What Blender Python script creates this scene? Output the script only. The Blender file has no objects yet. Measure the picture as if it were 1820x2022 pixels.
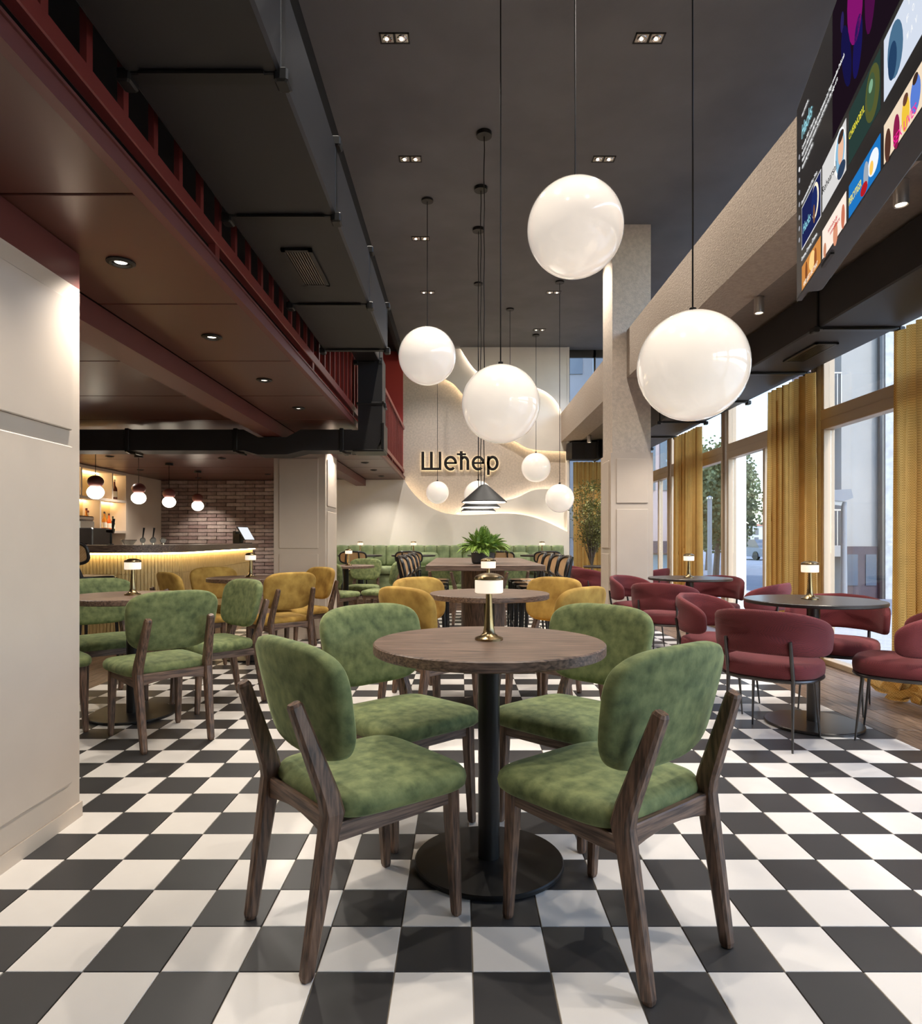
import bpy, bmesh, math, random
from math import sin, cos, pi, radians, sqrt, atan2
from mathutils import Vector, Matrix

random.seed(7)
sc = bpy.context.scene
COL = sc.collection

# ---------------------------------------------------------------- camera
HCAM = 1.104
cd = bpy.data.cameras.new('camera'); cam = bpy.data.objects.new('camera', cd); COL.objects.link(cam)
cam.location = (0, 0, HCAM); cam.rotation_euler = (pi/2, 0, 0)
cd.sensor_fit = 'VERTICAL'; cd.sensor_height = 36.0; cd.sensor_width = 36.0
cd.lens = 1310/2022*36.0
cd.shift_x = 2/2022; cd.shift_y = 57/2022
cd.clip_start = 0.05; cd.clip_end = 400
sc.camera = cam

# ---------------------------------------------------------------- world, sun, exposure
w = bpy.data.worlds.new('sky'); sc.world = w; w.use_nodes = True
nt = w.node_tree; nt.nodes.clear()
wo = nt.nodes.new('ShaderNodeOutputWorld'); bg = nt.nodes.new('ShaderNodeBackground')
sky = nt.nodes.new('ShaderNodeTexSky'); sky.sky_type = 'NISHITA'; sky.sun_disc = False
sky.sun_elevation = radians(52); sky.sun_rotation = radians(150); sky.dust_density = 0.7; sky.air_density = 1.0
nt.links.new(sky.outputs[0], bg.inputs[0]); nt.links.new(bg.outputs[0], wo.inputs[0])
bg.inputs[1].default_value = 0.72
sd = bpy.data.lights.new('sun', 'SUN'); sun = bpy.data.objects.new('sun', sd); COL.objects.link(sun)
sd.energy = 2.4; sd.angle = radians(0.6); sd.color = (1.0, 0.94, 0.84)
sun.rotation_euler = Vector((-0.36, 0.50, -0.80)).to_track_quat('-Z', 'Y').to_euler()
vs = sc.view_settings
vs.view_transform = 'Standard'; vs.look = 'None'; vs.gamma = 1.0; vs.use_curve_mapping = False
vs.exposure = 0.24
sc.cycles.use_denoising = True
sc.cycles.use_adaptive_sampling = True; sc.cycles.adaptive_threshold = 0.1
sc.cycles.max_bounces = 6; sc.cycles.diffuse_bounces = 3; sc.cycles.glossy_bounces = 3; sc.cycles.transparent_max_bounces = 12
sc.cycles.caustics_reflective = False; sc.cycles.caustics_refractive = False
sc.cycles.sample_clamp_indirect = 6.0

SPOT_MAIN = 152.0     # ceiling twin downlights
SPOT_MEZZ = 50.0      # recessed lights under the mezzanine
SPOT_CYL = 75.0
GLOBE_E = 0.48

# ---------------------------------------------------------------- materials
MATS = {}
def lin(c):
    return tuple((x/12.92 if x <= 0.04045 else ((x+0.055)/1.055)**2.4) for x in c)
def rgb(r, g, b): return lin((r/255, g/255, b/255))

def base_mat(name):
    m = bpy.data.materials.new(name); m.use_nodes = True
    return m, m.node_tree, m.node_tree.nodes['Principled BSDF']

def mat(name, c, rough=0.5, metal=0.0, var=0.0, vscale=8.0, stretch=(1, 1, 1), bump=0.0, bscale=60.0, sheen=0.0,
        emit=None, es=0.0, coat=0.0, c2=None, detail=6.0, spec=0.5, local=True, trans=0.0, lo=0.35, hi=0.65):
    """plain procedural surface: base colour mottled by noise, fine relief by bump"""
    if name in MATS: return MATS[name]
    m, t, b = base_mat(name)
    b.inputs['Roughness'].default_value = rough; b.inputs['Metallic'].default_value = metal
    b.inputs['Specular IOR Level'].default_value = spec
    if sheen:
        b.inputs['Sheen Weight'].default_value = sheen; b.inputs['Sheen Roughness'].default_value = 0.35
        b.inputs['Sheen Tint'].default_value = (min(1, c[0]*3+.25), min(1, c[1]*3+.25), min(1, c[2]*3+.2), 1)
    if coat:
        b.inputs['Coat Weight'].default_value = coat; b.inputs['Coat Roughness'].default_value = 0.03
    if emit is not None:
        b.inputs['Emission Color'].default_value = (*emit, 1); b.inputs['Emission Strength'].default_value = es
    b.inputs['Transmission Weight'].default_value = trans
    tc = t.nodes.new('ShaderNodeTexCoord')
    mp = t.nodes.new('ShaderNodeMapping'); mp.inputs['Scale'].default_value = stretch
    t.links.new(tc.outputs['Object'], mp.inputs[0])
    if var or c2:
        n = t.nodes.new('ShaderNodeTexNoise'); n.inputs['Scale'].default_value = vscale; n.inputs['Detail'].default_value = min(detail, 4.0)
        t.links.new(mp.outputs[0], n.inputs['Vector'])
        r = t.nodes.new('ShaderNodeValToRGB')
        r.color_ramp.elements[0].position = lo; r.color_ramp.elements[1].position = hi
        lo_c = tuple(x*(1-var) for x in c); hi_c = c2 if c2 else tuple(min(1, x*(1+var)) for x in c)
        r.color_ramp.elements[0].color = (*lo_c, 1); r.color_ramp.elements[1].color = (*hi_c, 1)
        t.links.new(n.outputs[0], r.inputs[0]); t.links.new(r.outputs[0], b.inputs['Base Color'])
    else:
        b.inputs['Base Color'].default_value = (*c, 1)
    if bump:
        n2 = t.nodes.new('ShaderNodeTexNoise'); n2.inputs['Scale'].default_value = bscale; n2.inputs['Detail'].default_value = 1
        t.links.new(mp.outputs[0], n2.inputs['Vector'])
        bp = t.nodes.new('ShaderNodeBump'); bp.inputs['Strength'].default_value = bump; bp.inputs['Distance'].default_value = 0.01
        t.links.new(n2.outputs[0], bp.inputs['Height']); t.links.new(bp.outputs[0], b.inputs['Normal'])
    MATS[name] = m
    return m

def weave(name, c1, c2, scale=220.0, rough=0.9):
    m, t, b = base_mat(name); b.inputs['Roughness'].default_value = rough
    tc = t.nodes.new('ShaderNodeTexCoord')
    ch = t.nodes.new('ShaderNodeTexChecker'); ch.inputs['Scale'].default_value = scale
    ch.inputs[1].default_value = (*c1, 1); ch.inputs[2].default_value = (*c2, 1)
    t.links.new(tc.outputs['Object'], ch.inputs[0])
    n = t.nodes.new('ShaderNodeTexNoise'); n.inputs['Scale'].default_value = 9
    t.links.new(tc.outputs['Object'], n.inputs['Vector'])
    mx = t.nodes.new('ShaderNodeMix'); mx.data_type = 'RGBA'; mx.blend_type = 'MULTIPLY'; mx.inputs[0].default_value = 0.25
    t.links.new(ch.outputs[0], mx.inputs[6]); t.links.new(n.outputs[0], mx.inputs[7])
    t.links.new(mx.outputs[2], b.inputs['Base Color'])
    b.inputs['Sheen Weight'].default_value = 0.06
    bp = t.nodes.new('ShaderNodeBump'); bp.inputs['Strength'].default_value = 0.25; bp.inputs['Distance'].default_value = 0.004
    t.links.new(ch.outputs[1], bp.inputs['Height']); t.links.new(bp.outputs[0], b.inputs['Normal'])
    MATS[name] = m; return m

def glass_mat(name, tint=(0.93, 0.96, 0.97), refl=0.06):
    m = bpy.data.materials.new(name); m.use_nodes = True; t = m.node_tree; t.nodes.clear()
    o = t.nodes.new('ShaderNodeOutputMaterial'); mx = t.nodes.new('ShaderNodeMixShader'); mx.inputs[0].default_value = refl
    tr = t.nodes.new('ShaderNodeBsdfTransparent'); tr.inputs[0].default_value = (*tint, 1)
    gl = t.nodes.new('ShaderNodeBsdfGlossy'); gl.inputs['Roughness'].default_value = 0.02
    t.links.new(tr.outputs[0], mx.inputs[1]); t.links.new(gl.outputs[0], mx.inputs[2]); t.links.new(mx.outputs[0], o.inputs[0])
    MATS[name] = m; return m

def emat(name, c, s):
    m = bpy.data.materials.new(name); m.use_nodes = True; t = m.node_tree; t.nodes.clear()
    o = t.nodes.new('ShaderNodeOutputMaterial'); e = t.nodes.new('ShaderNodeEmission')
    e.inputs[0].default_value = (*c, 1); e.inputs[1].default_value = s
    t.links.new(e.outputs[0], o.inputs[0]); MATS[name] = m; return m

M_TW = mat('tile_white', rgb(218, 211, 203), 0.34, var=0.03, vscale=5)
M_TB = mat('tile_black', rgb(50, 48, 48), 0.42, var=0.06, vscale=5)
M_GROUT = mat('grout', rgb(120, 110, 98), 0.9)
M_WOOD = mat('walnut', rgb(80, 62, 52), 0.42, var=0.28, vscale=5, stretch=(1.3, 26, 26), c2=rgb(134, 108, 92), bump=0.06, bscale=14, detail=8)
M_WOODV = mat('walnut_upright', rgb(70, 51, 40), 0.42, var=0.3, vscale=5, stretch=(22, 22, 2.2), c2=rgb(120, 91, 72), bump=0.06, bscale=14, detail=8)
M_WOODY = mat('walnut_crosswise', rgb(74, 56, 46), 0.42, var=0.28, vscale=5, stretch=(26, 1.6, 26), c2=rgb(124, 97, 80), bump=0.06, bscale=14, detail=8)
M_PLANK = mat('oak_plank', rgb(92, 74, 62), 0.4, var=0.22, vscale=4, stretch=(14, 1.5, 14), c2=rgb(128, 105, 88), bump=0.08, bscale=10)
M_GREEN = mat('green_velvet', rgb(84, 97, 58), 0.85, var=0.22, vscale=24, c2=rgb(124, 132, 84), sheen=0.36, bump=0.05, bscale=180, detail=9, lo=0.3, hi=0.7)
M_YEL = mat('mustard_velvet', rgb(160, 118, 44), 0.85, var=0.2, vscale=11, c2=rgb(194, 156, 76), sheen=0.2, bump=0.05, bscale=180, detail=9, lo=0.3, hi=0.7)
M_BURG = weave('burgundy_weave', rgb(122, 42, 45), rgb(88, 31, 34), 260)
M_BENCH = mat('sage_velvet', rgb(126, 142, 102), 0.85, var=0.14, vscale=8, c2=rgb(154, 166, 124), sheen=0.2)
M_BLACK = mat('black_steel', rgb(34, 32, 31), 0.38, metal=0.5, var=0.05)
M_STEEL = mat('gunmetal', rgb(84, 80, 78), 0.3, metal=0.85, var=0.06)
M_DUCT = mat('duct_black', rgb(42, 40, 40), 0.5, metal=0.25, var=0.05, vscale=3, bump=0.01)
M_DUCTD = mat('duct_flange', rgb(34, 33, 32), 0.42, metal=0.35)
M_BLKWOOD = mat('black_lacquer', rgb(24, 22, 22), 0.28, var=0.1)
M_CANE = weave('cane_webbing', rgb(206, 168, 122), rgb(176, 134, 88), 130, 0.6)
M_GOLD = mat('antique_brass', rgb(150, 130, 96), 0.26, metal=1.0, var=0.05)
M_SHADE = mat('lamp_glass', rgb(235, 225, 210), 0.4, emit=rgb(255, 238, 214), es=0.62)
M_GLOBE = mat('opal_glass', rgb(225, 214, 200), 0.12, emit=rgb(255, 243, 230), es=GLOBE_E, coat=1.0)
M_BALL = mat('milk_glass', rgb(250, 245, 235), 0.3, emit=rgb(255, 240, 216), es=9.0)
M_CREAM = mat('cream_panel', rgb(206, 190, 174), 0.55, var=0.02, vscale=4)
M_WALLW = mat('white_plaster', rgb(242, 234, 224), 0.75, var=0.02, vscale=4)
M_STUCCO = mat('beige_textured_plaster', rgb(206, 191, 176), 0.9, var=0.09, vscale=30, bump=0.35, bscale=90)
M_BEAM = mat('beam_textured_plaster', rgb(166, 150, 135), 0.92, var=0.10, vscale=40, bump=0.45, bscale=80)
M_CEIL = mat('dark_grey_plaster', rgb(112, 111, 112), 0.8, var=0.10, vscale=1.6, bump=0.05, bscale=30, detail=9)
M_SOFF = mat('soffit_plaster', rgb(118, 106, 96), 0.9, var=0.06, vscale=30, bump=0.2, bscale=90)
M_RED = mat('oxblood_paint', rgb(104, 54, 50), 0.42, var=0.03, vscale=3)
M_REDP = mat('oxblood_ceiling_panel', rgb(90, 53, 44), 0.33, var=0.03, vscale=3)
M_REDW = mat('red_wall_paint', rgb(176, 60, 54), 0.6, var=0.03, vscale=3)
M_REDR = mat('railing_paint', rgb(128, 56, 52), 0.35)
M_VOID = mat('matt_black_paint', rgb(16, 15, 15), 0.9)
M_CURT = weave('mustard_curtain_weave', rgb(234, 190, 112), rgb(206, 160, 84), 110)
def translucent(m, k=0.45):
    t = m.node_tree; b = t.nodes['Principled BSDF']; o = t.nodes['Material Output']
    tr = t.nodes.new('ShaderNodeBsdfTranslucent'); mx = t.nodes.new('ShaderNodeMixShader'); mx.inputs[0].default_value = k
    t.links.new(b.inputs['Base Color'].links[0].from_socket, tr.inputs[0])
    t.links.new(b.outputs[0], mx.inputs[1]); t.links.new(tr.outputs[0], mx.inputs[2]); t.links.new(mx.outputs[0], o.inputs[0])
translucent(M_CURT)
M_FRAME = mat('bronze_window_frame', rgb(186, 164, 138), 0.45, metal=0.1)
M_GLASS = glass_mat('window_glass', (0.93, 0.95, 0.96), 0.07)
M_CLEAR = glass_mat('clear_glass', (0.9, 0.92, 0.92), 0.14)
M_PIER = mat('white_facade_stucco', rgb(240, 236, 230), 0.95, var=0.05, vscale=90, bump=0.5, bscale=50)
M_BRICK = [mat('brick_%s' % n, c, 0.8, var=0.18, vscale=14, bump=0.4, bscale=40) for n, c in
           (('mauve', rgb(146, 126, 120)), ('brown', rgb(128, 106, 100)), ('pale', rgb(158, 140, 132)))]
M_MORTAR = mat('dark_mortar', rgb(70, 62, 58), 0.95)
M_RIB = mat('bar_ribbed_oak', rgb(196, 164, 104), 0.5, var=0.1, vscale=6, stretch=(20, 20, 2), c2=rgb(212, 184, 126))
M_LEDW = emat('warm_led', (1.0, 0.84, 0.58), 15.0)
M_LEDC = emat('white_led', (1.0, 0.91, 0.78), 18.0)
M_LEDBAR = emat('bar_led', (1.0, 0.76, 0.42), 24.0)
M_LENS = emat('downlight_lens', (1.0, 0.86, 0.68), 6.0)
M_SIL = mat('satin_nickel', rgb(190, 182, 172), 0.3, metal=0.7)
M_CHROME = mat('chrome', rgb(215, 212, 208), 0.06, metal=1.0)
M_SIGN = mat('sign_black', rgb(30, 25, 22), 0.5)
M_DTOP = mat('dark_tabletop', rgb(56, 50, 48), 0.32, metal=0.1, var=0.05)
M_POT = mat('charcoal_ceramic', rgb(56, 54, 54), 0.55)
M_LEAF = mat('fern_green', rgb(100, 146, 50), 0.5, var=0.35, vscale=9, c2=rgb(164, 198, 86))
M_OLIVE = mat('olive_leaf', rgb(112, 118, 66), 0.6, var=0.35, vscale=14, c2=rgb(158, 158, 98))
M_BARK = mat('bark_grey', rgb(104, 92, 80), 0.9, var=0.2, vscale=20)
M_ASPH = mat('asphalt', rgb(122, 124, 130), 0.9, var=0.08, vscale=2)
M_PAVE = mat('pavement', rgb(176, 172, 168), 0.9, var=0.08, vscale=2)

# ---------------------------------------------------------------- mesh helpers
class MB:
    def __init__(s): s.v = []; s.f = []; s.mi = []
    def add(s, verts, faces, mi=0):
        o = len(s.v); s.v += [tuple(p) for p in verts]; s.f += [tuple(i+o for i in q) for q in faces]; s.mi += [mi]*len(faces); return s
    def box(s, x0, x1, y0, y1, z0, z1, mi=0, bev=0.0):
        if bev > 0:
            b = bev
            def ring(z, i): return [(x0+b+i, y0+i, z), (x1-b-i, y0+i, z), (x1-i, y0+b+i, z), (x1-i, y1-b-i, z), (x1-b-i, y1-i, z), (x0+b+i, y1-i, z), (x0+i, y1-b-i, z), (x0+i, y0+b+i, z)]
            R = [ring(z0, b), ring(z0+b, 0), ring(z1-b, 0), ring(z1, b)]
            V = [p for r in R for p in r]; F = []
            for k in range(3):
                for j in range(8): F.append((k*8+j, k*8+(j+1) % 8, (k+1)*8+(j+1) % 8, (k+1)*8+j))
            F.append(tuple(range(7, -1, -1))); F.append(tuple(range(24, 32)))
            return s.add(V, F, mi)
        V = [(x, y, z) for z in (z0, z1) for x, y in ((x0, y0), (x1, y0), (x1, y1), (x0, y1))]
        return s.add(V, [(3, 2, 1, 0), (4, 5, 6, 7), (0, 1, 5, 4), (1, 2, 6, 5), (2, 3, 7, 6), (3, 0, 4, 7)], mi)
    def rings(s, R, caps=True, mi=0, closed=False):
        n = len(R[0]); V = [p for r in R for p in r]; F = []
        m = len(R)
        for k in range(m if closed else m-1):
            k2 = (k+1) % m
            for j in range(n): F.append((k*n+j, k*n+(j+1) % n, k2*n+(j+1) % n, k2*n+j))
        if caps and not closed:
            F.append(tuple(range(n-1, -1, -1))); F.append(tuple(range((m-1)*n, m*n)))
        return s.add(V, F, mi)
    def tube(s, path, r, n=10, caps=True, mi=0, closed=False):
        P = [Vector(p) for p in path]; m = len(P); rs = r if isinstance(r, (list, tuple)) else [r]*m
        R = []; up = None
        for i in range(m):
            if closed: d = P[(i+1) % m]-P[i-1]
            else: d = P[min(i+1, m-1)]-P[max(i-1, 0)]
            d.normalize()
            if up is None:
                a = Vector((0, 0, 1)) if abs(d.z) < 0.9 else Vector((1, 0, 0)); up = (a-d*a.dot(d)).normalized()
            else: up = (up-d*up.dot(d)).normalized()
            sd_ = d.cross(up)
            R.append([P[i]+(up*cos(2*pi*j/n)+sd_*sin(2*pi*j/n))*rs[i] for j in range(n)])
        return s.rings(R, caps, mi, closed)
    def bar(s, path, sizes, lat=(0, 1, 0), ch=0.25, mi=0):
        """chamfered rectangular section swept along a path; sizes = (lateral, depth) per point"""
        P = [Vector(p) for p in path]; m = len(P); L0 = Vector(lat); R = []
        for i in range(m):
            d = (P[min(i+1, m-1)]-P[max(i-1, 0)]).normalized(); L = (L0-d*L0.dot(d)).normalized(); D = d.cross(L)
            a, b = sizes[i][0]/2, sizes[i][1]/2; c = ch*min(a, b)
            R.append([P[i]+L*u+D*v for u, v in ((a-c, -b), (a, -b+c), (a, b-c), (a-c, b), (-a+c, b), (-a, b-c), (-a, -b+c), (-a+c, -b))])
        return s.rings(R, True, mi)
    def lathe(s, prof, n=32, o=(0, 0, 0), mi=0):
        R = [[(o[0]+r*cos(2*pi*j/n), o[1]+r*sin(2*pi*j/n), o[2]+z) for j in range(n)] for r, z in prof]
        return s.rings(R, True, mi)
    def sphere(s, c, r, n=24, m=14, sz=1.0, mi=0):
        R = [[(c[0]+r*sin(pi*i/m)*cos(2*pi*j/n), c[1]+r*sin(pi*i/m)*sin(2*pi*j/n), c[2]-r*sz*cos(pi*i/m)) for j in range(n)] for i in range(1, m)]
        k = len(s.v); s.rings(R, False, mi)
        b = len(s.v); s.v.append((c[0], c[1], c[2]-r*sz)); s.v.append((c[0], c[1], c[2]+r*sz))
        for j in range(n):
            s.f.append((b, k+(j+1) % n, k+j)); s.mi.append(mi)
            q = k+(m-2)*n; s.f.append((b+1, q+j, q+(j+1) % n)); s.mi.append(mi)
        return s
    def prism(s, poly, f0, f1, mi=0):
        """poly of 2-D points, f0/f1 map (u,v) to 3-D for the two faces"""
        n = len(poly)
        V = [f0(*p) for p in poly]+[f1(*p) for p in poly]
        F = [tuple(range(n-1, -1, -1)), tuple(range(n, 2*n))]+[(i, (i+1) % n, n+(i+1) % n, n+i) for i in range(n)]
        return s.add(V, F, mi)
    def pillow(s, outline, prof, mp, mi=0):
        """soft cushion: outline (u,v) points around 0, prof = [(scale_inset, w)...] from back centre to front centre"""
        n = len(outline); N = []
        for i in range(n):
            a, b = outline[i-1], outline[(i+1) % n]; t = Vector((b[0]-a[0], b[1]-a[1])); t.normalize(); N.append((t.y, -t.x))
        R = []
        for ins, sc_, wv in prof:
            R.append([mp(outline[i][0]*sc_-N[i][0]*ins*sc_, outline[i][1]*sc_-N[i][1]*ins*sc_, wv) for i in range(n)])
        k = len(s.v); s.rings(R, False, mi)
        b = len(s.v); s.v.append(tuple(mp(0, 0, prof[0][2]))); s.v.append(tuple(mp(0, 0, prof[-1][2])))
        q = k+(len(prof)-1)*n
        for j in range(n):
            s.f.append((b, k+(j+1) % n, k+j)); s.mi.append(mi); s.f.append((b+1, q+j, q+(j+1) % n)); s.mi.append(mi)
        return s
    def mesh(s, name, mats, smooth=False, angle=40):
        me = bpy.data.meshes.new(name); me.from_pydata(s.v, [], s.f)
        for m in (mats if isinstance(mats, (list, tuple)) else [mats]): me.materials.append(m)
        me.polygons.foreach_set('material_index', s.mi)
        bm = bmesh.new(); bm.from_mesh(me); bmesh.ops.recalc_face_normals(bm, faces=bm.faces); bm.to_mesh(me); bm.free()
        if smooth:
            me.polygons.foreach_set('use_smooth', [True]*len(me.polygons))
            try: me.set_sharp_from_angle(angle=radians(angle))
            except Exception: pass
        me.update(); return me
    def build(s, name, mats, parent=None, smooth=False, angle=40, loc=None, rz=0.0):
        return place(name, s.mesh(name, mats, smooth, angle), parent, loc, rz)

def place(name, me, parent=None, loc=None, rz=0.0):
    o = bpy.data.objects.new(name, me); COL.objects.link(o)
    if parent: o.parent = parent
    if loc: o.location = loc
    if rz: o.rotation_euler = (0, 0, rz)
    return o
def tag(o, label=None, cat=None, group=None, kind=None):
    if label: o['label'] = label
    if cat: o['category'] = cat
    if group: o['group'] = group
    if kind: o['kind'] = kind
    return o
def thing(name, label, cat, loc=(0, 0, 0), rz=0.0, group=None):
    o = bpy.data.objects.new(name, None); COL.objects.link(o); o.location = loc; o.rotation_euler = (0, 0, rz); o.empty_display_size = 0.1
    return tag(o, label, cat, group)
def struct(name, label, loc=(0, 0, 0)):
    o = bpy.data.objects.new(name, None); COL.objects.link(o); o.location = loc; return tag(o, label, None, None, 'structure')
KIDS = {}
def kids(o):
    return KIDS.get(o.name) or [c for c in bpy.data.objects if c.parent == o]
def dup(root, loc, rz, label, group=None):
    r = root.copy(); COL.objects.link(r); r.location = loc; r.rotation_euler = (0, 0, rz); r['label'] = label
    if group: r['group'] = group
    for ch in root.children:
        c = ch.copy(); COL.objects.link(c); c.parent = r
        for g in ch.children:
            d = g.copy(); COL.objects.link(d); d.parent = c
    return r
def spot(parent, loc, power, col=(1.0, 0.925, 0.825), angle=80, blend=0.6, size=0.03, aim=(0, 0, -1)):
    d = bpy.data.lights.new('spot_lamp', 'SPOT'); d.energy = power; d.color = col; d.spot_size = radians(angle); d.spot_blend = blend; d.shadow_soft_size = size
    o = bpy.data.objects.new('spot_lamp', d); COL.objects.link(o); o.location = loc
    o.rotation_euler = Vector(aim).to_track_quat('-Z', 'Y').to_euler()
    if parent: o.parent = parent
    return o
def superell(a, b, n, k=40, taper=0.0):
    P = []
    for i in range(k):
        t = 2*pi*i/k; cx = abs(cos(t))**(2/n)*(1 if cos(t) >= 0 else -1); sy = abs(sin(t))**(2/n)*(1 if sin(t) >= 0 else -1)
        P.append((a*cx*(1+taper*sy), b*sy))
    return P
def text_mesh(txt, size, depth, name, m, width=None, align='LEFT', shear=0.0, bold=0.0):
    c = bpy.data.curves.new(name, 'FONT'); c.body = txt; c.size = size; c.extrude = depth; c.resolution_u = 3; c.align_x = align; c.shear = shear; c.offset = bold
    o = bpy.data.objects.new(name, c); COL.objects.link(o)
    dg = bpy.context.evaluated_depsgraph_get(); dg.update()
    me = bpy.data.meshes.new_from_object(o.evaluated_get(dg), depsgraph=dg)
    bpy.data.objects.remove(o); bpy.data.curves.remove(c)
    if width:
        xs = [v.co.x for v in me.vertices]; k = width/(max(xs)-min(xs)); x0 = min(xs)
        for v in me.vertices: v.co.x = (v.co.x-x0)*k
    me.materials.clear(); me.materials.append(m); me.name = name
    return me

# ================================================================ STRUCTURE
ZC = 4.72        # main ceiling
ZM = 2.25        # mezzanine soffit
YW = 12.6        # far wall
XW = 3.30        # window wall
XL = -5.90       # wall behind the bar
YB = -3.5        # wall behind the viewer

# ---- floor: slab, checker tiles, oak planks
fl = struct('floor', 'black and white chequered tile floor edged with oak planks')
MB().box(XL-.3, XW+.05, YB-.2, YW+.2, -0.15, -0.004).build('slab', M_GROUT, fl)
TX0, TY0, TS = 0.0323, 1.70, 0.2
g = 0.0016
tm = [MB().box(g, TS-g, g, TS-g, -0.012, 0.0, bev=0.0012).mesh('tile', m) for m in (M_TW, M_TB)]
cells = []
for i in range(-14, 12):
    for j in range(-26, 44):
        x = TX0+i*TS; y = TY0+j*TS
        dark = (i+j) % 2 != 0          # tile x[.03,.23] y[1.5,1.7] is dark
        yc = max(y+.1, 0.01); px = 908+1310*(x+.1)/yc; py = 1068+1310*HCAM/yc
        seen = y > 1.2 and -80 < px < 1900 and not (x < -1.5 and y < 2.6) and py < 2200
        cells.append((0 if seen else 1, y, x, dark))
cells.sort()
rest = MB()
for k, (s_, y, x, dark) in enumerate(cells):
    if k < 300: place('tile', tm[1 if dark else 0], fl, (x, y, 0))
    else: rest.box(x+g, x+TS-g, y+g, y+TS-g, -0.012, 0.0, mi=1 if dark else 0)
tag(rest.build('tiles', [M_TW, M_TB], fl), kind='stuff')
pw = 0.124
plk = MB().box(0.001, pw-.001, 0.001, 1.198, -0.012, 0.0, bev=0.0012).mesh('plank', M_PLANK)
for i in range(7):
    y = YB-0.3+(i*0.47) % 1.2
    x = TX0+12*TS+i*pw
    while y < YW-0.1:
        if y > 2.3: place('plank', plk, fl, (x, y, 0.0005*random.random()))
        y += 1.2
rp = MB()
for i in range(7):
    y = YB-0.3+(i*0.47) % 1.2; x = TX0+12*TS+i*pw
    while y <= 2.3:
        rp.box(x+.001, x+pw-.001, y+.001, y+1.199, -0.012, 0.0); y += 1.2
for i in range(26):
    x = TX0-14*TS-(i+1)*pw; y = 3.2+(i*0.53) % 1.2
    while y < YW-0.2:
        if i < 7 and y < 9: place('plank', plk, fl, (x, y, 0.0004*random.random()))
        else: rp.box(x+.001, x+pw-.001, y+.001, y+1.199, -0.012, 0.0)
        y += 1.2
tag(rp.build('planks', M_PLANK, fl), kind='stuff')

# ---- raised platform in front of the far wall
pf = struct('floor_platform', 'raised walnut platform below the far wall')
MB().box(-2.9, 2.0, 10.55, YW, 0.0, 0.165).build('step', M_WOOD, pf)
for i in range(40):
    x = -2.9+i*0.1225
    MB().box(x+.001, x+.1215, 10.53, YW-.01, 0.165, 0.175).build('plank', M_PLANK, pf)

# ---- ceiling
ce = struct('ceiling', 'dark grey plaster ceiling')
MB().box(-1.08, XW+.1, YB, YW+.1, ZC, ZC+.15).build('plaster', M_CEIL, ce)
MB().box(-1.14, -1.08, YB, YW, ZC-.20, ZC+.15).build('black_bulkhead', M_VOID, ce)  # solid black bulkhead dropping below the ceiling edge, black is its own colour
MB().box(XL, -1.14, YB, YW+.1, ZC-.02, ZC+.15).build('mezzanine_lid', M_VOID, ce)

# ---- outer walls
wb = struct('wall_back', 'far wall of layered wavy plaster panels lit from behind')
MB().box(-2.9, 2.04, YW, YW+.2, 0, ZC).build('plaster', M_STUCCO, wb)
MB().box(XL-.2, -1.08, YW-.012, YW, 2.30, ZC-.02).build('mezzanine_wall', M_REDW, wb)
MB().box(XL-.2, -2.9, YW, YW+.2, 0, ZC).build('masonry', M_MORTAR, wb)
YF = {'wave_panel_a': 0}
def wave(edge, closure, y0, y1, ledm, off, led=True, side=1):
    poly = edge+closure
    o = MB().prism(poly, lambda u, v: (u, y1, v), lambda u, v: (u, y0, v)).build('wave_panel', M_WALLW, wb)
    if led:
        P = []
        for i, (x, z) in enumerate(edge):
            a = edge[max(i-1, 0)]; b = edge[min(i+1, len(edge)-1)]; t = Vector((b[0]-a[0], b[1]-a[1])); t.normalize()
            nx, nz = t.y*side, -t.x*side
            P.append((x+nx*off, y1+.03, z+nz*off))
        MB().tube(P, 0.008, 6).build('led_strip', ledm, o)
    return o
def smooth_curve(P, k=5):
    Q = []
    for i in range(len(P)-1):
        p0 = P[max(i-1, 0)]; p1 = P[i]; p2 = P[i+1]; p3 = P[min(i+2, len(P)-1)]
        for j in range(k):
            t = j/k
            Q.append(tuple(0.5*((2*p1[a])+(-p0[a]+p2[a])*t+(2*p0[a]-5*p1[a]+4*p2[a]-p3[a])*t*t+(-p0[a]+3*p1[a]-3*p2[a]+p3[a])*t**3) for a in (0, 1)))
    Q.append(P[-1]); return Q
P1 = smooth_curve([(-1.04, 2.25), (-0.94, 2.08), (-0.79, 1.91), (-0.59, 1.75), (-0.34, 1.64), (-0.12, 1.6), (0.21, 1.59), (0.66, 1.61), (0.99, 1.61), (1.32, 1.56), (1.59, 1.47), (1.83, 1.36), (2.03, 1.26)])
P2 = smooth_curve([(-0.12, 1.56), (0.01, 1.68), (0.32, 1.79), (0.66, 1.85), (0.88, 1.87), (1.1, 1.93), (1.28, 2.02), (1.43, 2.07), (1.63, 2.08), (1.88, 2.05), (2.03, 1.99)])
P3 = smooth_curve([(0.0, ZC-.002), (0.1, 4.55), (0.21, 4.39), (0.3, 4.29), (0.5, 4.15), (0.77, 4.07), (1.21, 4.03), (1.48, 3.95), (1.65, 3.86), (1.81, 3.7), (1.9, 3.5), (1.93, 3.42)])
P4 = smooth_curve([(-1.0, ZC-.05), (-0.79, 4.5), (-0.57, 4.28), (-0.28, 4.15), (-0.12, 4.06), (0.03, 3.89), (0.28, 3.64), (0.54, 3.33), (0.81, 3.1), (1.08, 2.96), (1.17, 2.9), (1.28, 2.85), (1.43, 2.82), (1.65, 2.8), (2.03, 2.79)])
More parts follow.
